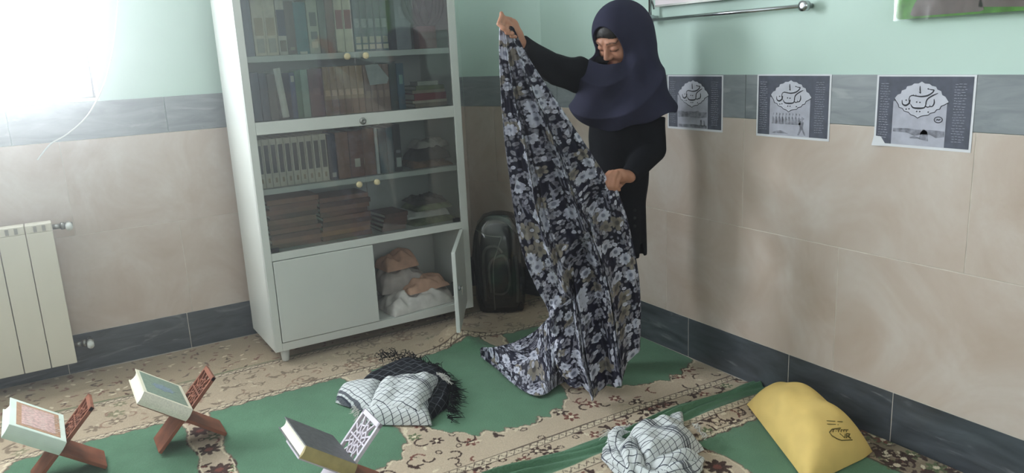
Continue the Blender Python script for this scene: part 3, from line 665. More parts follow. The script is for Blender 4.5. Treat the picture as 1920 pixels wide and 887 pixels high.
# cloths inside the cabinet
x = onY((806, 300), -0.36)[0] - .022
for k, (z, h, m, lb) in enumerate(((Z3, .030, 'ragbrown', 'crumpled brown cloth lying under the dark cloth on the third shelf'), (Z3 + .031, .055, 'ragdark', 'dark folded cloth in the middle of the pile on the third shelf'), (Z3 + .087, .035, 'raggrey', 'pale rolled cloth on top of the pile on the third shelf'))):
    softthing('folded_cloth', lb, 'cloth', [puff(rect(x + .008 * k, -0.36, .105 - .008 * k, .09 - .02 * k, .08 * k - .05), z + .001, h, 44, 38, .016, 24, k * 3.1)], m)
x = onY((800, 400), -0.36)[0] - .012
for k, (dx, z, h, a, m, lb) in enumerate(((0.01, Z4, .034, .115, 'raggreen', 'olive patterned cloth at the bottom of the pile behind the lower glass'), (-.01, Z4 + .036, .030, .11, 'ragwhite', 'whitish cloth in the middle of the olive pile'), (.012, Z4 + .068, .028, .10, 'raggreen', 'olive cloth above the whitish one in the pile'), (.005, Z4 + .098, .024, .085, 'ragdark', 'dark patterned cloth topmost of the olive pile'))):
    softthing('folded_cloth', lb, 'cloth', [puff(rect(x + dx, -0.36, a, .09, .07 * (-1) ** k), z + .001, h, 44, 38, .014, 26, k * 2.3 + 1)], m)
x = onY((775, 540), -0.34)[0]
for k, (dx, dy, z, h, a, b_, m, lb) in enumerate(((-.02, -.03, .101, .070, .165, .11, 'ragwhite', 'white speckled cloth folded at the bottom of the open compartment'), (.105, .02, .101, .055, .085, .10, 'raggrey', 'grey cloth at the right of the open compartment'), (.045, 0.0, .173, .050, .12, .09, 'ragpink', 'dusty pink striped cloth on the white cloth in the open compartment'), (-.04, .06, .173, .10, .12, .085, 'raggrey', 'grey linen bundle at the back of the open compartment'), (-.05, .07, .280, .07, .09, .07, 'ragpink', 'mauve bundle topmost in the open compartment'))):
    softthing('folded_cloth', lb, 'cloth', [puff(rect(x + dx, -0.34 + dy, a, b_, .12 * (-1) ** k), z + .001, h, 56, 48, .024, 17, k * 1.7 + 5)], m)

# keffiyehs on the floor
def q(*pts, z=0.05): return [onZ(p, z) for p in pts]
fz = 0.010
bs = softthing('black_scarf', 'black fringed scarf lying under the white checked scarf', 'scarf',
    [puff(q((676, 708), (760, 668), (838, 690), (806, 742), z=.03), fz, .045, 40, 34, .008, 12, 2.2, ang=.4), puff(q((790, 715), (846, 700), (840, 758), (800, 790), z=.02), fz, .045, 34, 34, .009, 14, 7.2, ang=.9)], 'blackcheck')
def fringe(name, starts, dirs, lens, m, parent, r=0.0016):
    b = B()
    for s, d, L in zip(starts, dirs, lens):
        s = np.array(s); d = np.array(d); pts = [s + d * L * t + np.array([random.gauss(0, .004), random.gauss(0, .004), -0.5 * L * t * t + random.gauss(0, .003)]) for t in (0, .35, .7, 1)]
        for p in pts: p[2] = max(p[2], 0.012)
        b.tube(pts, [r, r, r * .8, r * .5], 4, False)
    o = b.obj(name, m, parent); return o
st, dr, ln = [], [], []
for t in np.linspace(0, 1, 150):
    p = onZ((712 + 118 * t, 672 - 12 * math.sin(3.1 * t) + 26 * t), .045); st.append(p + [0, 0, random.uniform(-.02, .02)]); dr.append((random.uniform(-.3, .5), random.uniform(.4, 1), random.uniform(.0, .7))); ln.append(random.uniform(.03, .075))
for t in np.linspace(0, 1, 130):
    p = onZ((836 + 10 * math.sin(3 * t), 705 + 75 * t), .035); st.append(p + [0, 0, random.uniform(-.025, .02)]); dr.append((random.uniform(.2, 1), random.uniform(-.7, .1), random.uniform(-.3, .4))); ln.append(random.uniform(.03, .07))
f = fringe('fringe', st, dr, ln, 'blackcloth', bs); f['kind'] = 'stuff'
ws = softthing('checked_scarf', 'white checked scarf folded in a heap beside the black scarf', 'scarf',
    [puff(q((627, 741), (640, 718), (722, 712), (700, 764), z=.04), fz, .062, 40, 34, .007, 11, 1.1, 3.0, ang=.25),
     puff(q((673, 786), (700, 752), (812, 740), (810, 788), z=.03), fz, .060, 44, 34, .006, 12, 4.4, 5, ang=.12),
     puff(q((690, 758), (716, 706), (826, 698), (786, 762), z=.075), .045, .055, 56, 48, .010, 13, 3.3, 5, ang=.55)], 'check')
st, dr, ln = [], [], []
for t in np.linspace(0, 1, 40):
    p = onZ((818 + 20 * t, 700 + 14 * t), .085); st.append(p); dr.append((random.uniform(.3, 1), random.uniform(-.6, .3), random.uniform(-.2, .4))); ln.append(random.uniform(.02, .045))
for t in np.linspace(0, 1, 30):
    p = onZ((668 + 10 * t, 760 + 26 * t), .02); st.append(p); dr.append((random.uniform(-1, -.4), random.uniform(-.5, .3), 0)); ln.append(random.uniform(.02, .04))
f = fringe('fringe', st, dr, ln, 'ragwhite', ws, .0013); f['kind'] = 'stuff'
def ringpad(pts, r, z0, seed, ang):
    """thick curled roll of cloth along a floor path"""
    P = catmull(np.array(pts), 60); n = 22; V = []; U = []
    s = 0
    for i in range(60):
        t = P[min(i + 1, 59)] - P[max(i - 1, 0)]; t /= np.linalg.norm(t); nn = np.array([-t[1], t[0], 0]); s += np.linalg.norm(P[i] - P[max(i - 1, 0)])
        rr = r * (1 - 0.75 * abs(2 * i / 59 - 1) ** 5)
        for k in range(n):
            a = 2 * math.pi * k / (n - 1); w_ = rr * (1 + .20 * math.sin(2 * a + s * 34 + seed) + .16 * math.sin(4 * a - s * 46) + .10 * math.sin(7 * a + s * 80))
            p = P[i] + nn * w_ * math.cos(a) * 1.15 + np.array([0, 0, max(w_ * math.sin(a), -rr * .7)]); p[2] = max(p[2] + rr * .7 + z0, fz); V.append(p); U.append((s, a * r))
    return np.array(V), gridfaces(n, 60), np.array(U)
fl2 = lambda p, z=.0: np.array([*onZ(p, .02)[:2], z])
w2 = softthing('checked_scarf', 'white scarf with grey bands crumpled in front of the yellow bag', 'scarf',
    [puff(q((1172, 800), (1262, 772), (1322, 812), (1212, 862), z=.07), fz, (.095, .065, .06, .11), 56, 46, .014, 12, 6.1, 4, ang=.35),
     ringpad([fl2((1188, 806)), fl2((1160, 820)), fl2((1152, 850)), fl2((1172, 882)), fl2((1225, 900)), fl2((1285, 882)), fl2((1314, 852))], .030, 0, 1.0, 0),
     puff(q((1150, 835), (1190, 812), (1214, 870), (1176, 890), z=.05), fz, .075, 34, 34, .014, 16, 9.1, 3, ang=1.2),
     puff(q((1250, 776), (1281, 767), (1284, 800), (1256, 806), z=.03), fz, .03, 20, 20, .004, 12, 2.2, 4, ang=.1),
     puff(q((1208, 872), (1305, 842), (1318, 858), (1240, 892), z=.03), fz, .05, 34, 24, .007, 12, 8.0, 3, ang=.9)], 'check')
st, dr, ln = [], [], []
for t in np.linspace(0, 1, 60):
    p = onZ((1142 + 40 * t, 812 - 14 * t), .03); st.append(p); dr.append((random.uniform(-1, -.2), random.uniform(-.2, .8), random.uniform(-.1, .3))); ln.append(random.uniform(.02, .05))
for t in np.linspace(0, 1, 30):
    p = onZ((1300 + 22 * t, 796 + 26 * t), .05); st.append(p); dr.append((random.uniform(.2, 1), random.uniform(-.2, .6), random.uniform(-.1, .3))); ln.append(random.uniform(.02, .04))
f = fringe('fringe', st, dr, ln, 'ragwhite', w2, .0013); f['kind'] = 'stuff'

# yellow bag -----------------------------------------------------------
yq = [(-0.165, -1.985), (-0.040, -2.005), (-0.11, -2.46), (-0.43, -2.46)]
V, F_, U_ = puff(yq, fz, (.10, .13, .19, .14), 70, 90, .020, 5.5, 2.7, 2.4, ang=.5)
yb = link('yellow_bag', fromdata(V, F_, U_), 'yellow', None, True); tag(yb, 'stuffed yellow cloth bag lying against the dark skirting', 'bag')
def drape_on(V, pts):
    out = []
    top = V[:len(V) // 2]
    for p in pts:
        d = np.hypot(top[:, 0] - p[0], top[:, 1] - p[1]); out.append((p[0], p[1], top[np.argmin(d), 2] + .0025))
    return out
def ypx(p):
    """where the line of sight meets the bag top"""
    best = None
    for z in np.linspace(.02, .2, 60):
        w_ = onZ(p, z); d = np.hypot(V[:len(V) // 2, 0] - w_[0], V[:len(V) // 2, 1] - w_[1]); e = abs(V[np.argmin(d), 2] - z) + d.min()
        if best is None or e < best[0]: best = (e, w_)
    return best[1] + [0, 0, .002]
pr = B()
def yline(pts, r=.0018):
    P = [ypx(p) for p in pts]; pr.tube([P[0]] + P[1:], r, 5)
yline([(1555, 812), (1560, 806), (1575, 804), (1592, 804)]); yline([(1555, 812), (1560, 818), (1570, 824), (1578, 827), (1598, 826)])
for k in range(6): yline([(1562 + 5 * k, 811), (1562 + 5 * k, 807), (1565 + 5 * k, 807)], .0014)
yline([(1574, 814), (1583, 822), (1584, 815)], .0022); yline([(1587, 822), (1587, 814), (1594, 815), (1592, 818), (1588, 818), (1595, 823)], .0022)
for y_, x_ in ((790, 1550), (796, 1551)): yline([(x_, y_), (x_ + 16, y_ + 1)], .0013); yline([(x_ + 20, y_ + 1.5), (x_ + 30, y_ + 2)], .0013)
pr.obj('printed_badge', 'yprint', yb)

# ================================================================ BOOK STANDS WITH BOOKS
def rehal(px_hinge, hz_, rz, label, blabel, wood, bc_, emblem, wing='wood', size=1.0, wing_w=.13, book_w=.235, th=.046, flat=False):
    gz = 0.012; A, Bn = math.radians(37), math.radians(47); t = .012; yo = (wing_w - book_w) * .3
    corner = Vector(px_hinge)          # lower near corner of the closed book's upper cover
    p = corner - (RZ(rz) @ RY(A) @ Vector((-.006, yo, t / 2 + .001 + th))); hz_ = p.z
    o = thing('book_stand', label, 'book stand', (p[0], p[1], gz), rz)
    h0 = hz_ - gz; W = wing_w
    y0, y1 = .0, W
    # plank A rises to the left, plank B rises to the right; local y runs away along the crossing
    MA = TR(0, 0, h0) @ RY(A); MB_ = TR(0, 0, h0) @ RY(-Bn)
    la = (h0 - t * .5 * math.cos(A)) / math.sin(A); lb = (h0 - t * .5 * math.cos(Bn)) / math.sin(Bn)
    B().box((0.0, y0, -t / 2), (la, y1, t / 2), MA, .002).obj('leg', 'wood', o)
    B().box((-lb, y0, -t / 2), (0.0, y1, t / 2), MB_, .002).obj('leg', wood, o)
    B().box((-.165, y0, -t / 2), (0.0, y1, t / 2), MA, .002).obj('rest', wood, o)
    b = B(); L0, L1 = 0.012, .172 * size; fr = .010
    for lo, hi in (((0, y0, -t / 2), (L0 + fr, y1, t / 2)), ((L1 - fr * 1.5, y0, -t / 2), (L1, y1, t / 2)), ((L0, y0, -t / 2), (L1, y0 + fr, t / 2)), ((L0, y1 - fr, -t / 2), (L1, y1, t / 2))): b.box(lo, hi, MB_, .001)
    cx, cy = (L0 + fr + L1 - fr) / 2, (y0 + y1) / 2; hx, hy = (L1 - L0) / 2 - fr * .8, (y1 - y0) / 2 - fr * .8
    def bar(p0, p1, wd=.0052):
        d = Vector((p1[0] - p0[0], p1[1] - p0[1], 0)); a = math.atan2(d.y, d.x)
        b.box((0, -wd / 2, -t * .35), (d.length, wd / 2, t * .35), MB_ @ TR(p0[0], p0[1], 0) @ RZ(a))
    for k in range(12):
        a = math.pi * 2 * k / 12 + .0; r = min(hx / max(abs(math.cos(a)), 1e-4), hy / max(abs(math.sin(a)), 1e-4)); r0 = .0 if k % 3 == 0 else .016
        bar((cx + r0 * math.cos(a), cy + r0 * math.sin(a)), (cx + r * math.cos(a), cy + r * math.sin(a)))
    for rr in (.34, .66):
        ps = [(cx + hx * rr * math.cos(math.pi * k / 6 + .26) * (1.12 if k % 2 else .9), cy + hy * rr * math.sin(math.pi * k / 6 + .26) * (1.12 if k % 2 else .9)) for k in range(13)]
        for a_, b__ in zip(ps, ps[1:]): bar(a_, b__, .0046)
    b.obj('lattice_wing', wing, o)
    # the book lies closed on plank A
    bo = thing('holy_book', blabel, 'book'); bl_ = .172
    bo.matrix_world = TR(p[0], p[1], gz) @ RZ(rz) @ MA @ TR(-.006 - bl_, yo, t / 2 + .001)
    k = .0035
    B().box((0, -.003, 0), (bl_ + .002, book_w + .003, k), None, .001).obj('back_cover', bc_, bo)
    B().box((0, -.003, th - k), (bl_ + .002, book_w + .003, th), None, .001).obj('front_cover', bc_, bo)
    # the rounded spine runs along the near long edge
    n = 8; prof = [(-.003 - .008 * math.sin(math.pi * j / n), th * j / n) for j in range(n + 1)]; prof += [(.002, th), (.002, 0)]
    B().prism(prof, 0, bl_ + .002, Matrix(((0, 0, 1, 0), (1, 0, 0, 0), (0, 1, 0, 0), (0, 0, 0, 1)))).obj('spine', SPINE.get(blabel, bc_), bo)
    n = 8; pg = [(.004 + .006 * math.sin(math.pi * j / n), k + (th - 2 * k) * j / n) for j in range(n + 1)] + [(bl_ - .003, th - k), (bl_ - .003, k)]
    B().prism(pg, .003, book_w - .004, Matrix(((1, 0, 0, 0), (0, 0, 1, 0), (0, 1, 0, 0), (0, 0, 0, 1)))).obj('pages', 'pages', bo)
    if emblem: emblem(bo, bl_, book_w, th)
    return o
def emb_green(bo, L, W, th):
    B().box((.012, .012, th), (L - .012, W - .012, th + .0006)).obj('cover_print', plain('green_grey_print', (122, 138, 122), .5, .10, 90), bo)
    n = 24; B().prism([(L / 2 + (.040 + .006 * math.cos(8 * a)) * math.cos(a), W / 2 + (.030 + .006 * math.cos(8 * a)) * math.sin(a)) for a in [2 * math.pi * k / n for k in range(n)]], th + .0006, th + .0012).obj('cover_medallion', plain('blue_grey_print', (118, 134, 146), .5, .14, 140), bo)
def emb_pink(bo, L, W, th):
    B().box((.02, .018, th), (L - .016, W - .018, th + .0006)).obj('cover_print', plain('brown_frame_print', (168, 132, 106), .5, .1, 90), bo)
    B().box((.036, .034, th + .0006), (L - .032, W - .034, th + .0012)).obj('cover_panel', plain('rose_print', (188, 158, 152), .5, .16, 120), bo)
    b = B()
    for r in range(3):
        for j in range(9):
            if random.random() < .75: x_ = .05 + r * .042; y_ = .045 + j * (W - .09) / 9; b.ribbon([(x_, y_), (x_ + random.uniform(.012, .026), y_ + .003), (x_ + .012, y_ + .007)], [.002, .003, .001], th + .0012, th + .0016)
    b.obj('cover_lettering', cmat((222, 206, 196)), bo)
SPINE = {'white covered book with a grey green medallion cover on the middle stand': 'pages', 'dark grey covered book with gold edges on the nearest stand': None}
SPINE['dark grey covered book with gold edges on the nearest stand'] = cmat((166, 150, 104))
ivory = plain('ivory_cover', (214, 208, 186), .5, .03, 30); mintc = plain('pale_mint_cover', (204, 216, 204), .5, .03, 30); greyc = plain('dark_grey_leatherette', (92, 92, 94), .5, .14, 60)
rehal((-1.904, -1.106, .160), .105, .0, 'brown wooden folding book stand nearest the cabinet', 'white covered book with a grey green medallion cover on the middle stand', 'wood', ivory, emb_green)
rehal((-2.285, -1.104, .157), .105, .0, 'brown wooden folding book stand at the left beside the radiator', 'pale mint covered book with a brown framed cover on the left stand', 'wood', mintc, emb_pink)
rehal((-1.572, -1.802, .158), .130, -.01, 'book stand with a lilac-lit white lattice wing in the front', 'dark grey covered book with gold edges on the nearest stand', 'lilac', greyc, None, 'lilac', 1.0, .13, .216, .038)

# ================================================================ RADIATOR
yF = -0.125
xr = onY((146, 680), yF)[0]; zt = onY((100, 417), yF)[2]; zb = onY((146, 680), yF)[2]
rad = thing('radiator', 'cream aluminium panel radiator under the bright window', 'radiator', (xr, -0.08, 0))
sw = 0.098
for k in range(9):
    x1 = -k * sw; x0 = x1 - sw
    b = B().box((x0 + .0015, yF + .08, zb), (x1 - .0015, yF + .092, zt - .035), None, .003)
    b.box((x0 + .03, yF + .092, zb + .03), (x1 - .03, yF + .15, zt - .02), None, .004)
    sec = b.obj('section', 'rad', rad)
    hb = B().box((x0 + .0015, yF + .083, zt - .035), (x1 - .0015, yF + .15, zt), None, .004); hb.obj('section_head', 'rad', sec)
    gb_ = B()
    for xx in (x0 + sw * .30, x0 + sw * .62): gb_.box((xx, yF + .079, zt - .030), (xx + .012, yF + .0835, zt - .006))
    gb_.obj('air_slot', cmat((150, 146, 136)), sec)
for z, nm in ((zt - .03, 'thermostat_valve'), (zb + .06, 'return_valve')):
    b = B().tube([(0, .02, z), (.03, .02, z)], .011, 12).tube([(.03, .02, z), (.045, .02, z)], .016, 12).tube([(.045, .02, z), (.075, .02, z)], .012, 12)
    va = b.obj(nm, 'steel', rad, True)
    B().tube([(.06, .02, z), (.06, -.035, z)], .014, 12).obj('valve_cap', 'white_metal', va, True)
    B().tube([(.06, .02, z), (.06, .078, z)], .008, 10).obj('pipe', 'steel', va, True)
# thin white cable hanging from the window
cp = [onY(p, -0.012) for p in ((222, -10), (216, 50), (208, 110), (192, 165), (165, 215), (128, 250), (95, 270), (70, 300))]
cb = B().tube(catmull(cp, 40), .0032, 6); o = cb.obj('cable', 'white_metal'); tag(o, 'thin white cable curving down the wall beside the window', 'cable')

# ================================================================ POSTERS ON THE RIGHT WALL
def poster(tl, tr, bl_, br_, label, scene, curl=False):
    A = [onX(p, -0.004) for p in (tl, tr, br_, bl_)]
    yc = np.mean([a[1] for a in A]); z1 = (A[0][2] + A[1][2]) / 2; z0 = (A[2][2] + A[3][2]) / 2; wd = ((A[0][1] - A[1][1]) + (A[3][1] - A[2][1])) / 2; ht = z1 - z0
    o = thing('poster', label, 'poster', (0, yc, z0))
    # local sheet frame: x right (towards -y of the room), y up, z out of the wall
    M = Matrix(((0, 0, -1, -0.0006), (-1, 0, 0, wd / 2), (0, 1, 0, 0), (0, 0, 0, 1)))
    def P(u, v): return (u * wd, (1 - v) * ht)
    n = 14; rows = 8; vs = []
    for j in range(rows):
        for i in range(n):
            u, v = i / (n - 1), j / (rows - 1); zz = .0012 + .0010 * math.sin(u * 5 + v * 3) ** 2
            if curl and u < .18 and v > .82: zz += .008 * ((.18 - u) / .18) * ((v - .82) / .18)
            x_, y_ = P(u, v); vs.append(M @ Vector((x_, y_, 0.0004 + zz * .2 + (zz if zz > .004 else 0))))
    bb = [M @ Vector((M.inverted() @ p).xy.to_3d()) for p in vs]
    V_ = [tuple(p) for p in vs] + [tuple(p) for p in bb]; f1 = gridfaces(n, rows); f2 = gridfaces(n, rows, n * rows)[:, ::-1]
    link('sheet', fromdata(np.array(V_), np.concatenate([f1, f2])), 'paper', o)
    def panel(name, m, u0, v0, u1, v1, d): x0, y1 = P(u0, v0); x1, y0 = P(u1, v1); return B().box((x0, y0, d), (x1, y1, d + .0002), M).obj(name, m, o)
    panel('print_ground', 'ink', .022, .022, .978, .962, .0011)
    panel('arch_print', 'inkgrey', .195, .36, .745, .962, .0015)
    cr = lambda x, y: P((x - 300) / 905, (y - 98) / 690)
    med = [(487, 322), (515, 285), (545, 275), (552, 245), (590, 232), (600, 205), (645, 195), (665, 178), (705, 178), (735, 160), (765, 178), (805, 180), (828, 198), (865, 205), (880, 232), (915, 245), (925, 280), (955, 295), (988, 345), (950, 370), (925, 380), (912, 410), (885, 415), (870, 440), (830, 450), (815, 468), (770, 475), (745, 482), (718, 500), (690, 482), (650, 470), (630, 450), (585, 438), (570, 415), (535, 405), (525, 375), (505, 350)]
    B().prism([cr(*p) for p in med], .0019, .0021, M).obj('medallion', 'inklight', o)
    B().ribbon([cr(*p) for p in med[18:] + med[:1]], .0022, .0022, .0024, M).obj('medallion_outline', 'inkdark', o)
    k = B()
    def stroke(pts, wds):
        c = catmull(np.array([cr(*p) for p in pts]), 5 * len(pts)); ww = np.interp(np.linspace(0, 1, len(c)), np.linspace(0, 1, len(wds)), wds) * .0003
        k.ribbon([tuple(p) for p in c], list(ww), .0022, .0025, M)
    stroke([(722, 200), (724, 235), (732, 268)], [6, 14, 6]); stroke([(732, 268), (722, 262), (714, 252)], [8, 6, 3])
    stroke([(796, 226), (820, 232), (852, 236)], [3, 8, 12]); stroke([(852, 236), (835, 262), (795, 288), (740, 298), (690, 294), (655, 290), (632, 300)], [10, 14, 16, 14, 10, 10, 8])
    stroke([(690, 294), (688, 280)], [6, 4]); stroke([(668, 292), (666, 278)], [6, 4])
    stroke([(632, 300), (626, 335), (640, 372)], [8, 8, 4]); stroke([(638, 330), (628, 365), (598, 385), (568, 372), (560, 335)], [10, 16, 18, 12, 5])
    stroke([(888, 264), (845, 285), (805, 312), (788, 340), (786, 372)], [4, 14, 14, 12, 12]); stroke([(786, 372), (772, 400), (720, 408), (668, 402), (645, 372)], [10, 14, 18, 14, 5])
    stroke([(856, 318), (860, 355), (846, 384), (825, 388)], [5, 14, 12, 8]); stroke([(825, 388), (822, 372)], [7, 4]); stroke([(825, 388), (800, 395), (786, 385)], [9, 11, 8])
    for x_, y_ in ((600, 335), (605, 420), (632, 416), (700, 350), (730, 352), (706, 438), (734, 438), (812, 440), (797, 226)):
        a, b_ = cr(x_, y_); r = .0030; k.prism([(a - r, b_), (a, b_ - r * .8), (a + r, b_), (a, b_ + r * .8)], .0022, .0025, M)
    k.obj('calligraphy', 'inkdark', o)
    for u0, u1 in ((.04, .155), (.80, .93)):
        tb = B()
        for r in range(22):
            v = .12 + r * .036; x_ = u0 + random.uniform(0, .012)
            while x_ < u1 - .02:
                L = random.uniform(.012, .04); e = min(x_ + L, u1); yy = v + random.uniform(-.004, .004); tb.ribbon([P(x_, yy), P((x_ + e) / 2, yy + random.uniform(-.004, .004)), P(e, yy)], [.0008, .0014, .0008], .0015, .0017, M); x_ = e + .007
        tb.obj('text_column', 'inkgrey', o)
    s = B()
    def sil(pts): s.prism([P(*p) for p in pts], .0019, .0021, M)
    if scene == 0:
        sil([(.21, .66), (.27, .65), (.34, .67), (.42, .655), (.5, .66), (.57, .64), (.60, .66), (.73, .66), (.73, .75), (.60, .77), (.40, .76), (.21, .77)]); sil([(.22, .90), (.5, .89), (.73, .90), (.73, .95), (.22, .95)]); sil([(.60, .92), (.62, .80), (.64, .80), (.65, .92)]); sil([(.68, .92), (.67, .81), (.69, .81), (.71, .92)])
    elif scene == 1:
        for j in range(9):
            u = .23 + j * .045; sil([(u, .78), (u + .004, .67), (u + .02, .66), (u + .034, .70), (u + .04, .78)]); sil([(u + .012, .68), (u + .016, .60), (u + .03, .62), (u + .018, .64), (u + .016, .68)])
        sil([(.23, .93), (.30, .89), (.36, .88), (.46, .93)]); sil([(.59, .94), (.62, .82), (.60, .76), (.64, .70), (.67, .74), (.66, .82), (.70, .94), (.68, .94), (.645, .85), (.61, .94)]); sil([(.62, .69), (.645, .65), (.68, .68), (.65, .71)])
    else:
        sil([(.21, .735), (.35, .73), (.47, .74), (.62, .735), (.74, .745), (.74, .82), (.66, .84), (.60, .80), (.52, .80), (.44, .83), (.36, .79), (.21, .785)]); sil([(.49, .87), (.50, .78), (.53, .73), (.57, .76), (.585, .89)]); sil([(.39, .85), (.44, .83), (.50, .85), (.50, .865), (.40, .865)])
        B().ribbon([cr(907 + 36 * math.cos(a), 507 + 27 * math.sin(a)) for a in np.linspace(0, 6.283, 20)], .0024, .0022, .0024, M).obj('oval_stamp', 'inkdark', o)
        B().ribbon([cr(890, 512), cr(900, 503), cr(912, 510), cr(925, 500)], .0030, .0022, .0024, M).obj('stamp_lettering', 'inkdark', o)
    s.obj('picture_print', 'inkmid', o)
    return o
poster((1250, 141), (1356, 141), (1252, 241), (1353, 248), 'dark religious poster partly in shade right beside the girl', 0)
poster((1418, 140), (1558, 139), (1418, 257), (1554, 263), 'religious poster with riders and a walking figure, middle of the three', 1)
poster((1643, 140), (1829, 141), (1638, 272), (1821, 287), 'religious poster with oval stamp and curled corner, rightmost of three', 2, True)

# ================================================================ RAIL AND PICTURE HIGH ON THE RIGHT WALL
p0 = onX((1219, 38), -0.03); p1 = onX((1508, 11), -0.03)
hr = thing('hanging_rail', 'chrome tube frame with knob mounted high on the mint wall', 'rail', (0, p0[1], p0[2]))
L = p1[1] - p0[1]
B().tube([(-0.03, 0, 0), (-0.03, L, p1[2] - p0[2])], .0065, 12).obj('tube', 'chrome', hr, True)
B().tube([(-0.03, 0, -.004), (-0.03, 0, .55)], .0065, 12).obj('tube', 'chrome', hr, True)
B().lathe([(.008, -.012), (.017, -.010), (.017, .012), (.009, .014)], 18, TR(-.03, L, p1[2] - p0[2]) @ RY(math.radians(90))).obj('end_knob', 'chrome', hr, True)
B().tube([(0.007, L, p1[2] - p0[2]), (-.03, L, p1[2] - p0[2])], .008, 12).obj('wall_bracket', 'chrome', hr, True)
B().tube([(0.007, 0, .01), (-.03, 0, .01)], .008, 12).box((-.04, -.012, -.01), (-.02, .012, .02)).obj('wall_bracket', 'chrome', hr)
b0 = onX((1229, 12), -.02); bo_ = thing('notice_board', 'pinkish white board hanging above the chrome rail', 'board', (0, b0[1], b0[2]))
B().box((-.022, -.62, 0), (-.014, 0, .45), None, .001).obj('panel', 'oldwhite', bo_); B().box((-.024, -.62, -.003), (-.012, 0, .004)).obj('edge_strip', 'steel', bo_)
B().tube([(-.02, .012, .10), (-.022, .02, .03), (-.02, .008, -.01)], .004, 8).obj('hook', 'chrome', bo_, True)
g0 = onX((1684, 37), -.01); gb2 = thing('wrapped_picture', 'bright green picture wrapped in clear plastic film on the wall', 'picture', (0, g0[1], g0[2]))
def wprism(poly, d0, d1): return B().prism(poly, d0, d1, Matrix(((0, 0, -1, 0), (-1, 0, 0, 0), (0, 1, 0, 0), (0, 0, 0, 1))))
rr = [(0.012, 0.0), (.62, .006), (.62, .5), (0, .5), (0, .010), (.004, .003)]
wprism(rr, .001, .022).obj('board', 'leaf', gb2)
def arc(cx, cy, r, a0, a1, n=18): return [(cx + r * math.cos(math.radians(a)), cy + r * math.sin(math.radians(a))) for a in np.linspace(a0, a1, n)]
wprism([(.055, .006), (.24, .008)] + arc(.148, -.01, .105, 12, 168), .0222, .0235).obj('printed_petal', 'pinkprint', gb2)
wprism([(.235, .02), (.36, .012), (.36, .05), (.24, .045)], .0222, .0235).obj('printed_band', 'pinkprint', gb2); wprism([(.225, .045), (.35, .05), (.35, .075), (.235, .07)], .0236, .0242).obj('printed_stripe', 'redprint', gb2)
fv = []; n = 50; m_ = 24
for j in range(m_):
    for i in range(n): fv.append((-(.0262 + .0016 * abs(float(noise2(np.array(i * .9), np.array(j * .9))))), -(-.004 + i / (n - 1) * .63), -.004 + j / (m_ - 1) * .5))
link('plastic_film', fromdata(np.array(fv), gridfaces(n, m_)), 'film', gb2)

# ================================================================ BLACK BAG IN PLASTIC IN THE CORNER
bc0 = onZ((928, 580), .01)
kb_ = thing('wrapped_bag', 'black bag wrapped in clear plastic standing between cabinet and corner', 'bag', (-0.27, -0.42, .012), math.radians(-33))
def loft(rings, cap=True):
    n = len(rings[0]); V = [p for r in rings for p in r]; F = []
    for i in range(len(rings) - 1):
        for k in range(n): F.append((i * n + k, i * n + (k + 1) % n, (i + 1) * n + (k + 1) % n, (i + 1) * n + k))
    F.append(tuple(range(n))[::-1]); F.append(tuple(range((len(rings) - 1) * n, len(rings) * n))); return V, F
def sq(a, b_, z, e=.45, n=28, oy=0): return [(a * np.sign(math.cos(t)) * abs(math.cos(t)) ** e, oy + b_ * np.sign(math.sin(t)) * abs(math.sin(t)) ** e, z) for t in np.linspace(0, 2 * math.pi, n, endpoint=False)]
V_, F2 = loft([sq(.085, .06, 0), sq(.098, .072, .03), sq(.10, .075, .20), sq(.098, .07, .33), sq(.085, .06, .39), sq(.05, .035, .425), sq(.02, .015, .43)])
link('body', fromdata(V_, F2), 'blackbag', kb_, True)
V_, F2 = loft([sq(.06, .015, .06, oy=-.08), sq(.066, .022, .09, oy=-.085), sq(.066, .024, .20, oy=-.085), sq(.058, .016, .26, oy=-.078), sq(.03, .006, .275, oy=-.072)])
link('front_pocket', fromdata(V_, F2), 'blackbag', kb_, True)
def strap(pts, wd, m='greystrap'):
    c = catmull(np.array(pts), 30); b = B()
    b.tube(c, wd, 6); b.obj('strap', m, kb_, True)
strap([(-.075, -.085, .05), (-.08, -.092, .2), (-.07, -.088, .31), (-.02, -.085, .335), (.02, -.09, .30)], .008)
strap([(-.045, -.112, .10), (-.05, -.118, .22), (-.03, -.11, .27), (.02, -.108, .29), (.045, -.112, .25), (.05, -.116, .14), (.02, -.118, .095), (-.03, -.115, .095)], .007)
strap([(.085, -.07, .03), (.09, -.085, .15), (.085, -.08, .28)], .008)
c = catmull(np.array([(-.11, -.06, .42), (-.06, -.11, .40), (.0, -.115, .39), (.02, -.12, .385), (-.0, -.122, .33), (-.025, -.126, .25), (-.03, -.126, .1), (-.03, -.12, .01)]), 40)
B().tube(c, .0028, 6).obj('cord', cmat((160, 160, 150)), kb_, True)
hd = catmull(np.array([(-.09, 0, .40), (-.06, -.01, .455), (.0, -.015, .465), (.06, -.01, .435), (.095, 0, .38)]), 24)
B().tube(hd, .012, 8).obj('top_handle', 'greystrap', kb_, True)
rg = []
for z, s_ in ((.0, 1.15), (.05, 1.22), (.15, 1.25), (.28, 1.28), (.38, 1.22), (.44, 1.05), (.485, .7), (.50, .25)):
    r = sq(.10 * s_, .098 * s_, z, .6, 40, -.02); rg.append([(x_ + .013 * float(noise2(np.array(x_ * 60 + z * 30), np.array(y_ * 60 + z * 9))), y_ + .006 * float(noise2(np.array(x_ * 40), np.array(y_ * 40 + z * 25))), z) for x_, y_, z in r])
V_, F2 = loft(rg); link('plastic_cover', fromdata(V_, F2), 'film', kb_, True)

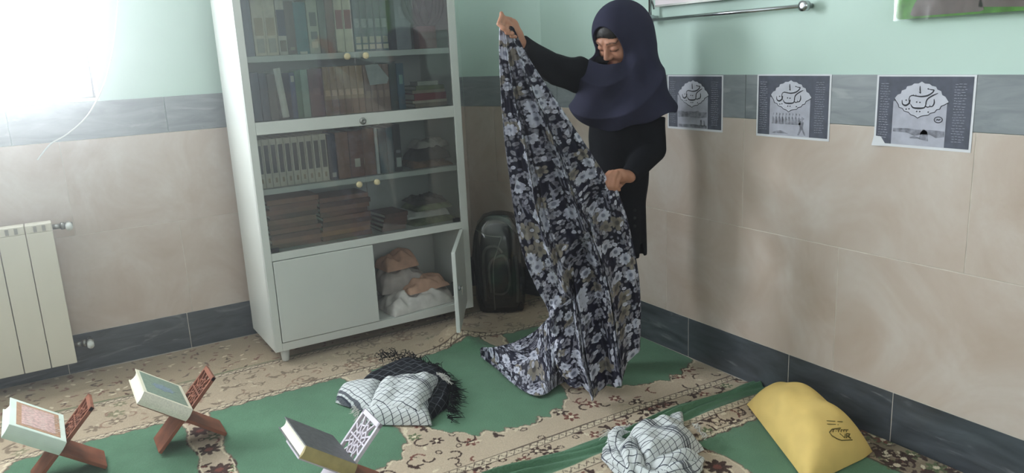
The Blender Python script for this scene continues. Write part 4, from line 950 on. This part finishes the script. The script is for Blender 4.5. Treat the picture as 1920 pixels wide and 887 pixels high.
# ================================================================ THE GIRL
GO = np.array([-0.31, -1.50]); GR = np.array([0.774, -0.633]); GA = np.array([0.633, 0.774])
GANG = math.atan2(GR[1], GR[0])
def PL(px, py, ly=0.0):
    """point on the upright plane at depth ly (m, away from the viewer) through the girl, in her own frame"""
    d = ray((px, py)); k = (ly - (CAM[:2] - GO) @ GA) / (d[:2] @ GA); w_ = CAM + d * k; r = w_[:2] - GO
    return np.array([r @ GR, r @ GA, w_[2]])
def toL(w_): r = np.asarray(w_[:2]) - GO; return np.array([r @ GR, r @ GA, w_[2]])
def cap(P, a, b, ra, rb=None):
    rb = ra if rb is None else rb; a = np.asarray(a); ab = np.asarray(b) - a; t = np.clip(((P - a) @ ab) / (ab @ ab), 0, 1)
    return np.linalg.norm(P - a - t[:, None] * ab, axis=1) - (ra + (rb - ra) * t)
def els(P, c, r, M=None):
    q_ = P - np.asarray(c)
    if M is not None: q_ = q_ @ M
    r = np.asarray(r); k0 = np.linalg.norm(q_ / r, axis=1); k1 = np.linalg.norm(q_ / (r * r), axis=1); return k0 * (k0 - 1) / np.maximum(k1, 1e-9)
def smin(a, b, k):
    h = np.clip(0.5 + 0.5 * (b - a) / k, 0, 1); return b + (a - b) * h - k * h * (1 - h)
def smax(a, b, k): return -smin(-a, -b, k)
def nets(f, lo, hi, h):
    lo = np.asarray(lo, float); K = 4; nb = np.ceil((np.asarray(hi) - lo) / (h * K)).astype(int); n = nb * K
    A = np.empty(n, np.float32)
    bi = np.stack(np.meshgrid(*[np.arange(k) for k in nb], indexing='ij'), -1).reshape(-1, 3)
    d = f(lo + (bi * K + (K - 1) / 2) * h)
    Ab = A.reshape(nb[0], K, nb[1], K, nb[2], K).transpose(0, 2, 4, 1, 3, 5)
    Ab[...] = d.reshape(nb[0], nb[1], nb[2], 1, 1, 1)
    near = np.abs(d) < h * K * 1.9 + 0.008
    off = np.stack(np.meshgrid(*[np.arange(K)] * 3, indexing='ij'), -1).reshape(1, -1, 3)
    nbk = bi[near]; idx = (nbk[:, None] * K + off)
    for s in range(0, len(nbk), 8000):
        ii = idx[s:s + 8000].reshape(-1, 3); A[ii[:, 0], ii[:, 1], ii[:, 2]] = f(lo + ii * h)
    I = A < 0; cnt = np.zeros(n - 1, np.int8)
    offs = [(a, b, c) for a in (0, 1) for b in (0, 1) for c in (0, 1)]
    for a, b, c in offs: cnt += I[a:n[0] - 1 + a, b:n[1] - 1 + b, c:n[2] - 1 + c]
    act = np.argwhere((cnt > 0) & (cnt < 8)); vid = np.full(n - 1, -1, np.int32); vid[act[:, 0], act[:, 1], act[:, 2]] = np.arange(len(act))
    val = np.stack([A[act[:, 0] + a, act[:, 1] + b, act[:, 2] + c] for a, b, c in offs], 1); O = np.array(offs, float)
    acc = np.zeros((len(act), 3)); cn = np.zeros(len(act))
    for i in range(8):
        for j in range(i + 1, 8):
            if abs(O[i] - O[j]).sum() == 1:
                x = (val[:, i] < 0) != (val[:, j] < 0); t = np.where(x, val[:, i] / np.where(x, val[:, i] - val[:, j], 1), 0)
                acc += np.where(x[:, None], O[i] + t[:, None] * (O[j] - O[i]), 0); cn += x
    V = lo + (act + acc / cn[:, None]) * h; Fs = []
    for ax in range(3):
        b_, c_ = (ax + 1) % 3, (ax + 2) % 3; s0 = [slice(1, -1)] * 3; s0[ax] = slice(0, n[ax] - 1); s1 = list(s0); s1[ax] = slice(1, n[ax])
        E0, E1 = I[tuple(s0)], I[tuple(s1)]; e = np.argwhere(E0 != E1); ins = E0[e[:, 0], e[:, 1], e[:, 2]]
        o = np.array([1, 1, 1]); o[ax] = 0; e = e + o; qd = []
        for db, dc in ((-1, -1), (0, -1), (0, 0), (-1, 0)):
            ee = e.copy(); ee[:, b_] += db; ee[:, c_] += dc; qd.append(vid[ee[:, 0], ee[:, 1], ee[:, 2]])
        qd = np.stack(qd, 1); qd[~ins] = qd[~ins][:, ::-1]; Fs.append(qd)
    Fq = np.concatenate(Fs); Fq = Fq[(Fq >= 0).all(1)]
    return V, Fq
def nrm(v): v = np.asarray(v, float); return v / np.linalg.norm(v)

HC = PL(1160, 68, 0.0)
HF = nrm((-0.56, -0.60, -0.60)); HU = np.array([0.10, 0.0, 1.0]); HU = nrm(HU - HF * (HU @ HF)); HS = np.cross(HF, HU)
HM = np.stack([HS, HF, HU], 1)     # head frame: side, forward, up
hp = lambda s, f_, u: HC + HM @ np.array([s, f_, u])
shR, elR, wrR = PL(1108, 146, -.01), PL(1040, 130, -.14), PL(976, 84, -.25)
shL, elL, wrL = PL(1214, 184, .0), PL(1222, 280, -.02), PL(1180, 331, -.16)
neck0, neck1 = hp(0, -.02, -.06), PL(1168, 148, .03)
chest, waist, hip = PL(1168, 190, .03), PL(1160, 310, .03), PL(1156, 400, .03)
kR, kL = PL(1108, 545, .02), PL(1152, 545, .02)
aR = np.array([kR[0] - .005, .03, .075]); aL = np.array([kL[0] + .005, .05, .075])
def hand_r(P):
    d = cap(P, wrR, PL(968, 66, -.262), .0215, .025)
    d = smin(d, els(P, PL(961, 52, -.268), (.024, .020, .030)), .012)
    spec = [((952, 36, -.285), (940, 33, -.305), (935, 45, -.335), (946, 53, -.342)), ((957, 37, -.275), (944, 38, -.300), (942, 53, -.336), (953, 58, -.338)),
            ((963, 40, -.262), (950, 44, -.292), (950, 61, -.332), (961, 63, -.330)), ((969, 46, -.250), (958, 52, -.28), (959, 68, -.318), (967, 69, -.312))]
    for k, s in enumerate(spec):
        p = [PL(*q_) for q_ in s]; r = (.0092, .0085, .0078, .0070) if k < 3 else (.008, .0074, .0068, .006)
        fg = np.minimum(np.minimum(cap(P, p[0], p[1], r[0], r[1]), cap(P, p[1], p[2], r[1], r[2])), cap(P, p[2], p[3], r[2], r[3])); d = smin(d, fg, .003)
    th = [PL(964, 58, -.280), PL(953, 44, -.298), PL(943, 36, -.302), PL(940, 25, -.300)]
    return smin(d, np.minimum(np.minimum(cap(P, th[0], th[1], .012, .010), cap(P, th[1], th[2], .010, .009)), cap(P, th[2], th[3], .009, .007)), .006)
def hand_l(P):
    d = cap(P, wrL, PL(1166, 330, -.185), .0215, .025)
    d = smin(d, els(P, PL(1158, 330, -.195), (.034, .022, .024)), .012)
    spec = [((1143, 324, -.205), (1136, 331, -.225), (1134, 345, -.228), (1138, 355, -.215)), ((1149, 323, -.212), (1143, 332, -.236), (1141, 348, -.238), (1146, 358, -.222)),
            ((1156, 324, -.215), (1151, 334, -.240), (1149, 349, -.240), (1154, 358, -.224)), ((1163, 328, -.212), (1159, 337, -.234), (1157, 349, -.234), (1161, 356, -.220))]
    for k, s in enumerate(spec):
        p = [PL(*q_) for q_ in s]; r = (.0095, .0090, .0083, .0072) if k < 3 else (.0085, .008, .0073, .0064)
        fg = np.minimum(np.minimum(cap(P, p[0], p[1], r[0], r[1]), cap(P, p[1], p[2], r[1], r[2])), cap(P, p[2], p[3], r[2], r[3])); d = smin(d, fg, .004)
    th = [PL(1168, 340, -.175), PL(1158, 352, -.185), PL(1150, 356, -.200)]
    return smin(d, np.minimum(cap(P, th[0], th[1], .011, .010), cap(P, th[1], th[2], .010, .0085)), .006)
def head(P):
    q_ = (P - HC) @ HM; z = lambda *a: np.array(a)
    d = els(q_, z(0, -.012, .026), (.072, .086, .078))
    d = smin(d, els(q_, z(0, .022, -.030), (.056, .060, .078)), .03)
    d = smin(d, els(q_, z(0, .052, -.088), (.022, .022, .018)), .025)
    qa = q_.copy(); qa[:, 0] = np.abs(qa[:, 0])
    d = smin(d, els(qa, z(.034, .058, -.028), (.022, .022, .026)), .015)
    d = smax(d, -els(qa, z(.031, .099, .005), (.017, .018, .010)), .012)
    d = smin(d, cap(qa, z(.014, .076, .026), z(.042, .067, .026), .006, .006), .016)
    d = smin(d, els(qa, z(.031, .0685, .003), (.0155, .0135, .0110)), .003)
    d = smin(d, cap(q_, z(0, .078, .010), z(0, .0985, -.026), .0065, .0105), .010)
    d = smin(d, els(qa, z(.0110, .088, -.029), (.0080, .010, .0070)), .005)
    d = smin(d, cap(q_, z(-.017, .078, -.0585), z(.017, .078, -.0585), .0065), .004) ; d = smin(d, els(q_, z(0, .083, -.0575), (.014, .007, .005)), .004)
    d = smin(d, els(q_, z(0, .080, -.0695), (.016, .009, .0062)), .004)
    return d
def body(P):
    d = head(P); d = smin(d, cap(P, neck0, neck1, .042, .048), .03)
    d = smin(d, cap(P, neck1, chest, .06, .095), .05); d = smin(d, cap(P, chest, waist, .088, .078), .05); d = smin(d, cap(P, waist, hip, .078, .09), .05)
    for s, e, w_ in ((shR, elR, wrR), (shL, elL, wrL)):
        d = smin(d, np.minimum(cap(P, s, e, .038, .031), cap(P, e, w_, .031, .0215)), .025)
    for k, a in ((kR, aR), (kL, aL)):
        hj = hip + np.array([(k[0] - hip[0]) * .8, 0, -.02])
        d = smin(d, np.minimum(cap(P, hj, k, .066, .045), cap(P, k, a, .043, .028)), .03)
        d = smin(d, cap(P, a + [0, .01, -.045], a + [-.075, -.075, -.052], .024, .018), .02)
    return smin(smin(d, hand_r(P), .008), hand_l(P), .008)
girl = thing('person', 'person in black coat and navy headscarf holding up the floral cloth', 'person', (GO[0], GO[1], 0), GANG)
V, Fq = nets(body, (-.56, -.36, .0), (.25, .2, 1.52), .0036)
qh = (V - HC) @ HM; sk = np.tile(np.array(lin((180, 128, 104))), (len(V), 1))
near = np.linalg.norm(V - HC, axis=1) < .16
aq = np.abs(qh[:, 0])
def tint(mask, c, a): sk[mask] = sk[mask] * (1 - a) + np.array(lin(c)) * a
tint(near & (qh[:, 1] > .05) & (np.hypot(qh[:, 0] / .020, (qh[:, 2] + .0635) / .0125) < 1), (160, 92, 84), .8)
tint(near & (qh[:, 1] > .05) & (aq > .012) & (aq < .05) & (np.abs(qh[:, 2] - .0295 + 12 * (aq - .032) ** 2) < .0030), (52, 38, 32), .8)
tint(near & (qh[:, 1] > .05) & (aq > .016) & (aq < .047) & (np.abs(qh[:, 2] + .0055 - 8 * (aq - .031) ** 2) < .0030), (40, 28, 26), .9)
tint(near & (qh[:, 1] > .05) & (aq < .055) & (aq > .012) & (np.abs(qh[:, 2] - .004) < .016), (150, 100, 80), .25)
link('body', fromdata(V, Fq, colr=sk), 'skin', girl, True)
# hair under the scarf
def hair(P):
    q_ = (P - HC) @ HM; d = els(q_, (0, -.010, .030), (.0765, .0905, .080))
    line = .052 - .55 * np.maximum(np.abs(q_[:, 0]) - .012, 0) - .5 * (q_[:, 1] - .07)
    d = smax(d, line - q_[:, 2], .004) + .0005 * np.sin(q_[:, 0] * 900 + 60 * q_[:, 2])
    return smax(d, -(head(P) + .004), .001)
V, Fq = nets(hair, HC - .13, HC + .13, .0035); link('hair', fromdata(V, Fq), 'hair', girl, True)
# headscarf
c1, c2 = PL(1166, 158, .01), PL(1170, 205, .01)
def scarf_outer(P):
    q_ = (P - HC) @ HM
    d = els(q_, (0, -.010, .020), (.090, .106, .104))
    d = smin(d, els(P, hp(.0, -.035, -.03), (.105, .105, .125)), .04)
    d = smin(d, els(P, c1, (.160, .125, .105)), .07)
    d = smin(d, els(P, c2, (.192, .160, .125)), .05)
    d = smin(d, els(P, PL(1112, 180, -.06), (.075, .085, .10)), .05)
    d = smin(d, els(P, PL(1128, 145, -.05), (.075, .09, .07)), .05)
    d = smin(d, els(P, PL(1205, 120, .02), (.055, .08, .09)), .05)
    x, y, z = P[:, 0], P[:, 1], P[:, 2]; low = np.clip((HC[2] - .03 - z) / .12, 0, 1)
    r = np.hypot(x - HC[0], (z - HC[2] + .05)); a = np.arctan2(x - HC[0] - .01, -(z - HC[2] - .05))
    d = d + low * (.020 * np.abs(np.sin(r * 26 + 1.6 * np.sin(a * 1.7 + .6) + 3 * y)) - .010 + .006 * np.sin(a * 13 + r * 18 + 4 * y))
    return d
def scarf(P):
    q_ = (P - HC) @ HM; o = scarf_outer(P)
    sh = smax(o, -(o + .0115), .001)
    hole = smax(els(q_, (-.010, .092, .010), (.060, .062, .090)), -.066 + .35 * np.maximum(q_[:, 1] - .085, 0) - q_[:, 2], .010)
    sh = smax(sh, -hole, .004)
    t = P[:, 0] - HC[0]
    hem = PL(1168, 238, 0)[2] + .04 * np.clip(t / .18, -1, 1) * np.where(t > 0, 1.2, -.1) + .10 * np.clip((-t - .10) / .10, 0, 1) ** 1.5 + .006 * np.sin(t * 45) + .02 * (P[:, 1] > .05)
    return smax(sh, hem - P[:, 2], .003)
V, Fq = nets(scarf, (-.26, -.24, .90), (.26, .24, 1.50), .0036); link('headscarf', fromdata(V, Fq), 'navy', girl, True)
# coat
hemz = PL(1205, 482, 0)[2]
def coat(P):
    sc = np.array([1, 1.12, 1.0]); Q = P * sc; k = lambda p: np.asarray(p) * sc
    d = cap(Q, k(PL(1168, 165, .02)), k(PL(1163, 250, .02)), .115, .108); d = smin(d, cap(Q, k(PL(1163, 250, .02)), k(PL(1157, 330, .02)), .108, .106), .05)
    d = smin(d, cap(Q, k(PL(1157, 330, .02)), k(PL(1152, 520, .02)), .106, .130), .06)
    d = smin(d, cap(P, shR + [.03, 0, 0], shL - [.03, 0, 0], .068, .066), .06)
    x, y, z = P[:, 0], P[:, 1], P[:, 2]
    for s, e, w_, r in ((shR, elR, wrR, (.066, .056, .036)), (shL, elL, wrL, (.062, .054, .036))):
        d = smin(d, np.minimum(cap(P, s, e, r[0], r[1]), cap(P, e, w_ + (e - w_) * .05, r[1], r[2])), .022)
    d = d + .0050 * np.sin(x * 75 + z * 30 + 3 * np.sin(y * 20)) * np.clip((z - .95) * 5, 0, 1) + .004 * np.sin(np.arctan2(y - .02, x - .0) * 9 + z * 4) * np.clip((.85 - z) * 3, 0, 1)
    d = smax(d, hemz - z + .012 * np.sin(x * 30), .002)
    for w_, e in ((wrR, elR), (wrL, elL)):
        n_ = nrm(w_ - e); near = np.linalg.norm(P - w_, axis=1) < .09; d = np.where(near, smax(d, ((P - w_) @ n_) + .004, .002), d)
    slit = np.maximum(np.abs(x - (PL(1202, 470, 0)[0])) - .006 - .05 * np.clip(hemz + .05 - z, 0, .1), z - hemz - .06)
    d = smax(d, -np.maximum(slit, y + .0), .002)
    return smax(d, -np.maximum(scarf_outer(P) + .018, PL(1168, 222, 0)[2] - z), .002)
V, Fq = nets(coat, (-.50, -.34, .36), (.26, .25, 1.36), .0042); co = link('coat', fromdata(V, Fq), 'blackcloth', girl, True)
def hit(px, py, f, l0=-.35, l1=.2):
    ls = np.linspace(l0, l1, 400); P = np.array([PL(px, py, l) for l in ls]); d = f(P); i = np.argmax(d < 0); return P[i]
for py in (394, 409, 424):
    p = hit(1190, py, coat); B().lathe([(.0055, -.002), (.0065, .001), (.0055, .0035), (.002, .003)], 14, TR(*p) @ RX(math.radians(90))).obj('button', 'black_plastic', co, True)
# trousers and socks
def trousers(P):
    d = cap(P, hip + [0, 0, .02], hip - [0, 0, .03], .10)
    for k, a in ((kR, aR), (kL, aL)):
        hj = hip + np.array([(k[0] - hip[0]) * .8, 0, -.02]); d = smin(d, np.minimum(cap(P, hj, k, .080, .060), cap(P, k, a + [0, 0, .03], .060, .052)), .02)
    return smax(d, .075 - P[:, 2], .003) + .002 * np.sin(P[:, 2] * 70 + P[:, 0] * 40)
V, Fq = nets(trousers, (-.26, -.18, .05), (.26, .24, .72), .006); link('trousers', fromdata(V, Fq), 'blackcloth', girl, True)
def socks(a):
    def f(P):
        d = cap(P, a + [0, 0, .06], a + [0, 0, -.01], .036, .036); d = smin(d, cap(P, a + [.005, .015, -.042], a + [-.078, -.078, -.050], .030, .022), .02)
        return smax(d, .006 - P[:, 2], .004)
    return f
for a in (aR, aL):
    V, Fq = nets(socks(a), a - [.13, .13, .085], a + [.07, .08, .09], .005); link('sock', fromdata(V, Fq), 'ragdark', girl, True)

# ================================================================ THE FLORAL CLOTH SHE HOLDS
def GW(p): return np.stack([GO[0] + p[..., 0] * GR[0] + p[..., 1] * GA[0], GO[1] + p[..., 0] * GR[1] + p[..., 1] * GA[1], p[..., 2]], -1)
EL = [(937, 41, -.31), (936, 100, -.31), (940, 180, -.31), (945, 250, -.31), (955, 330, -.31), (968, 420, -.30), (985, 490, -.29), (1006, 540, -.27), (1028, 582, -.26), (1036, 630, -.26), (1042, 680, -.28), (1062, 716, -.30)]
ER = [(962, 50, -.30), (985, 98, -.29), (1016, 148, -.28), (1062, 218, -.27), (1102, 278, -.25), (1136, 330, -.23), (1158, 358, -.225), (1174, 405, -.20), (1186, 455, -.18), (1197, 515, -.17), (1201, 580, -.16), (1200, 655, -.16)]
nu, nv = 200, 320
Lp = catmull([PL(*p) for p in EL], nv); Rp = catmull([PL(*p) for p in ER], nv); u = np.linspace(0, 1, nu); vv = np.linspace(0, 1, nv)
Pm = Lp[:, None] * (1 - u)[None, :, None] + Rp[:, None] * u[None, :, None]
wid = np.linalg.norm(Rp - Lp, axis=1); Ug, Vg = np.meshgrid(u, vv)
ph = 2 * math.pi * (2.6 * Ug + .55 * np.sin(2.2 * Vg + .4))
amp = np.clip(wid * .16, .004, .052)[:, None]
fold = np.sin(ph) + .45 * np.sin(2.3 * ph + 2 + 3 * Vg) + .2 * np.sin(5.1 * ph + 5 * Vg)
edge = np.sin(math.pi * np.clip(Ug, 0, 1)) ** .5
Pm[..., 1] += -amp * .8 * fold * edge - .03 * np.sin(math.pi * Ug) * np.clip(Vg * 2, 0, 1)
Pm[..., 0] += amp * .35 * np.cos(ph) * edge
# tension fold running from the second hand down to the lower left, deep valley beside it
lin_u = .86 - 1.05 * np.clip(Vg - .5, 0, 1) / .42
val = np.exp(-((Ug - lin_u) / .085) ** 2) * np.clip((Vg - .46) * 9, 0, 1) * np.clip((.97 - Vg) * 6, 0, 1)
Pm[..., 1] += .055 * val - .03 * np.exp(-((Ug - lin_u + .17) / .07) ** 2) * np.clip((Vg - .48) * 8, 0, 1) * np.clip((.97 - Vg) * 6, 0, 1)
sag = np.sin(math.pi * Ug) * np.clip((Vg - .8) / .2, 0, 1) ** 2
Pm[..., 2] -= .065 * sag; Pm[..., 1] -= .07 * sag
Pm[..., 2] += .008 * noise2(Ug * 7, Vg * 9) * edge
Pm[..., 2] = np.maximum(Pm[..., 2], .020 + .004 * np.sin(Ug * 20))
slen = np.concatenate([[0], np.cumsum(np.linalg.norm(np.diff(Pm.mean(1), axis=0), axis=1))])
UV1 = np.stack([(Ug - .5) * (wid[:, None] * 1.25) , np.broadcast_to(slen[:, None], Ug.shape)], -1)
# trailing end pooled on the carpet to the left
def LZ(px, py, z): return toL(onZ((px, py), z))
UP = [PL(1085, 545, -.24), PL(1058, 570, -.24), PL(1034, 590, -.24), LZ(1002, 622, .125), LZ(968, 640, .085), LZ(935, 650, .062), LZ(912, 656, .045), LZ(901, 664, .03)]
LO = [LZ(1075, 722, .014), LZ(1062, 718, .014), LZ(1046, 724, .014), LZ(1020, 742, .014), LZ(992, 740, .014), LZ(956, 716, .014), LZ(930, 692, .014), LZ(902, 671, .014)]
n2u, n2v = 90, 150
Up = catmull(UP, n2v); Lo = catmull(LO, n2v); u2 = np.linspace(0, 1, n2u); v2 = np.linspace(0, 1, n2v); U2, V2 = np.meshgrid(u2, v2)
Q = Up[:, None] * (1 - u2)[None, :, None] + Lo[:, None] * u2[None, :, None]
bul = np.sin(math.pi * U2) ** .7
Q[..., 2] += bul * (.050 * (1 - V2 * .55) + .018 * np.sin(9 * U2 + 5 * V2) + .012 * np.sin(17 * U2 - 9 * V2 + 1) + .016 * noise2(U2 * 6, V2 * 8))
Q[..., 1] -= .03 * bul * (1 - V2) + .012 * np.sin(14 * V2 + 6 * U2) * bul
Q[..., 2] = np.maximum(Q[..., 2], .018)
w2_ = np.linalg.norm(Up - Lo, axis=1); s2 = np.concatenate([[0], np.cumsum(np.linalg.norm(np.diff(Q.mean(1), axis=0), axis=1))])
UV2 = np.stack([(U2 - .5) * w2_[:, None] * 1.15 + 2.3, np.broadcast_to(s2[:, None], U2.shape) + 1.7], -1)
Vc = np.concatenate([GW(Pm).reshape(-1, 3), GW(Q).reshape(-1, 3)]); Fc = np.concatenate([gridfaces(nu, nv), gridfaces(n2u, n2v, nu * nv)])
fc = link('floral_cloth', fromdata(Vc, Fc, np.concatenate([UV1.reshape(-1, 2), UV2.reshape(-1, 2)])), 'floral', None, True)
tag(fc, 'navy cloth with grey white flowers hanging from the raised hand', 'cloth')
so = fc.modifiers.new('thickness', 'SOLIDIFY'); so.thickness = .0016; so.offset = 0
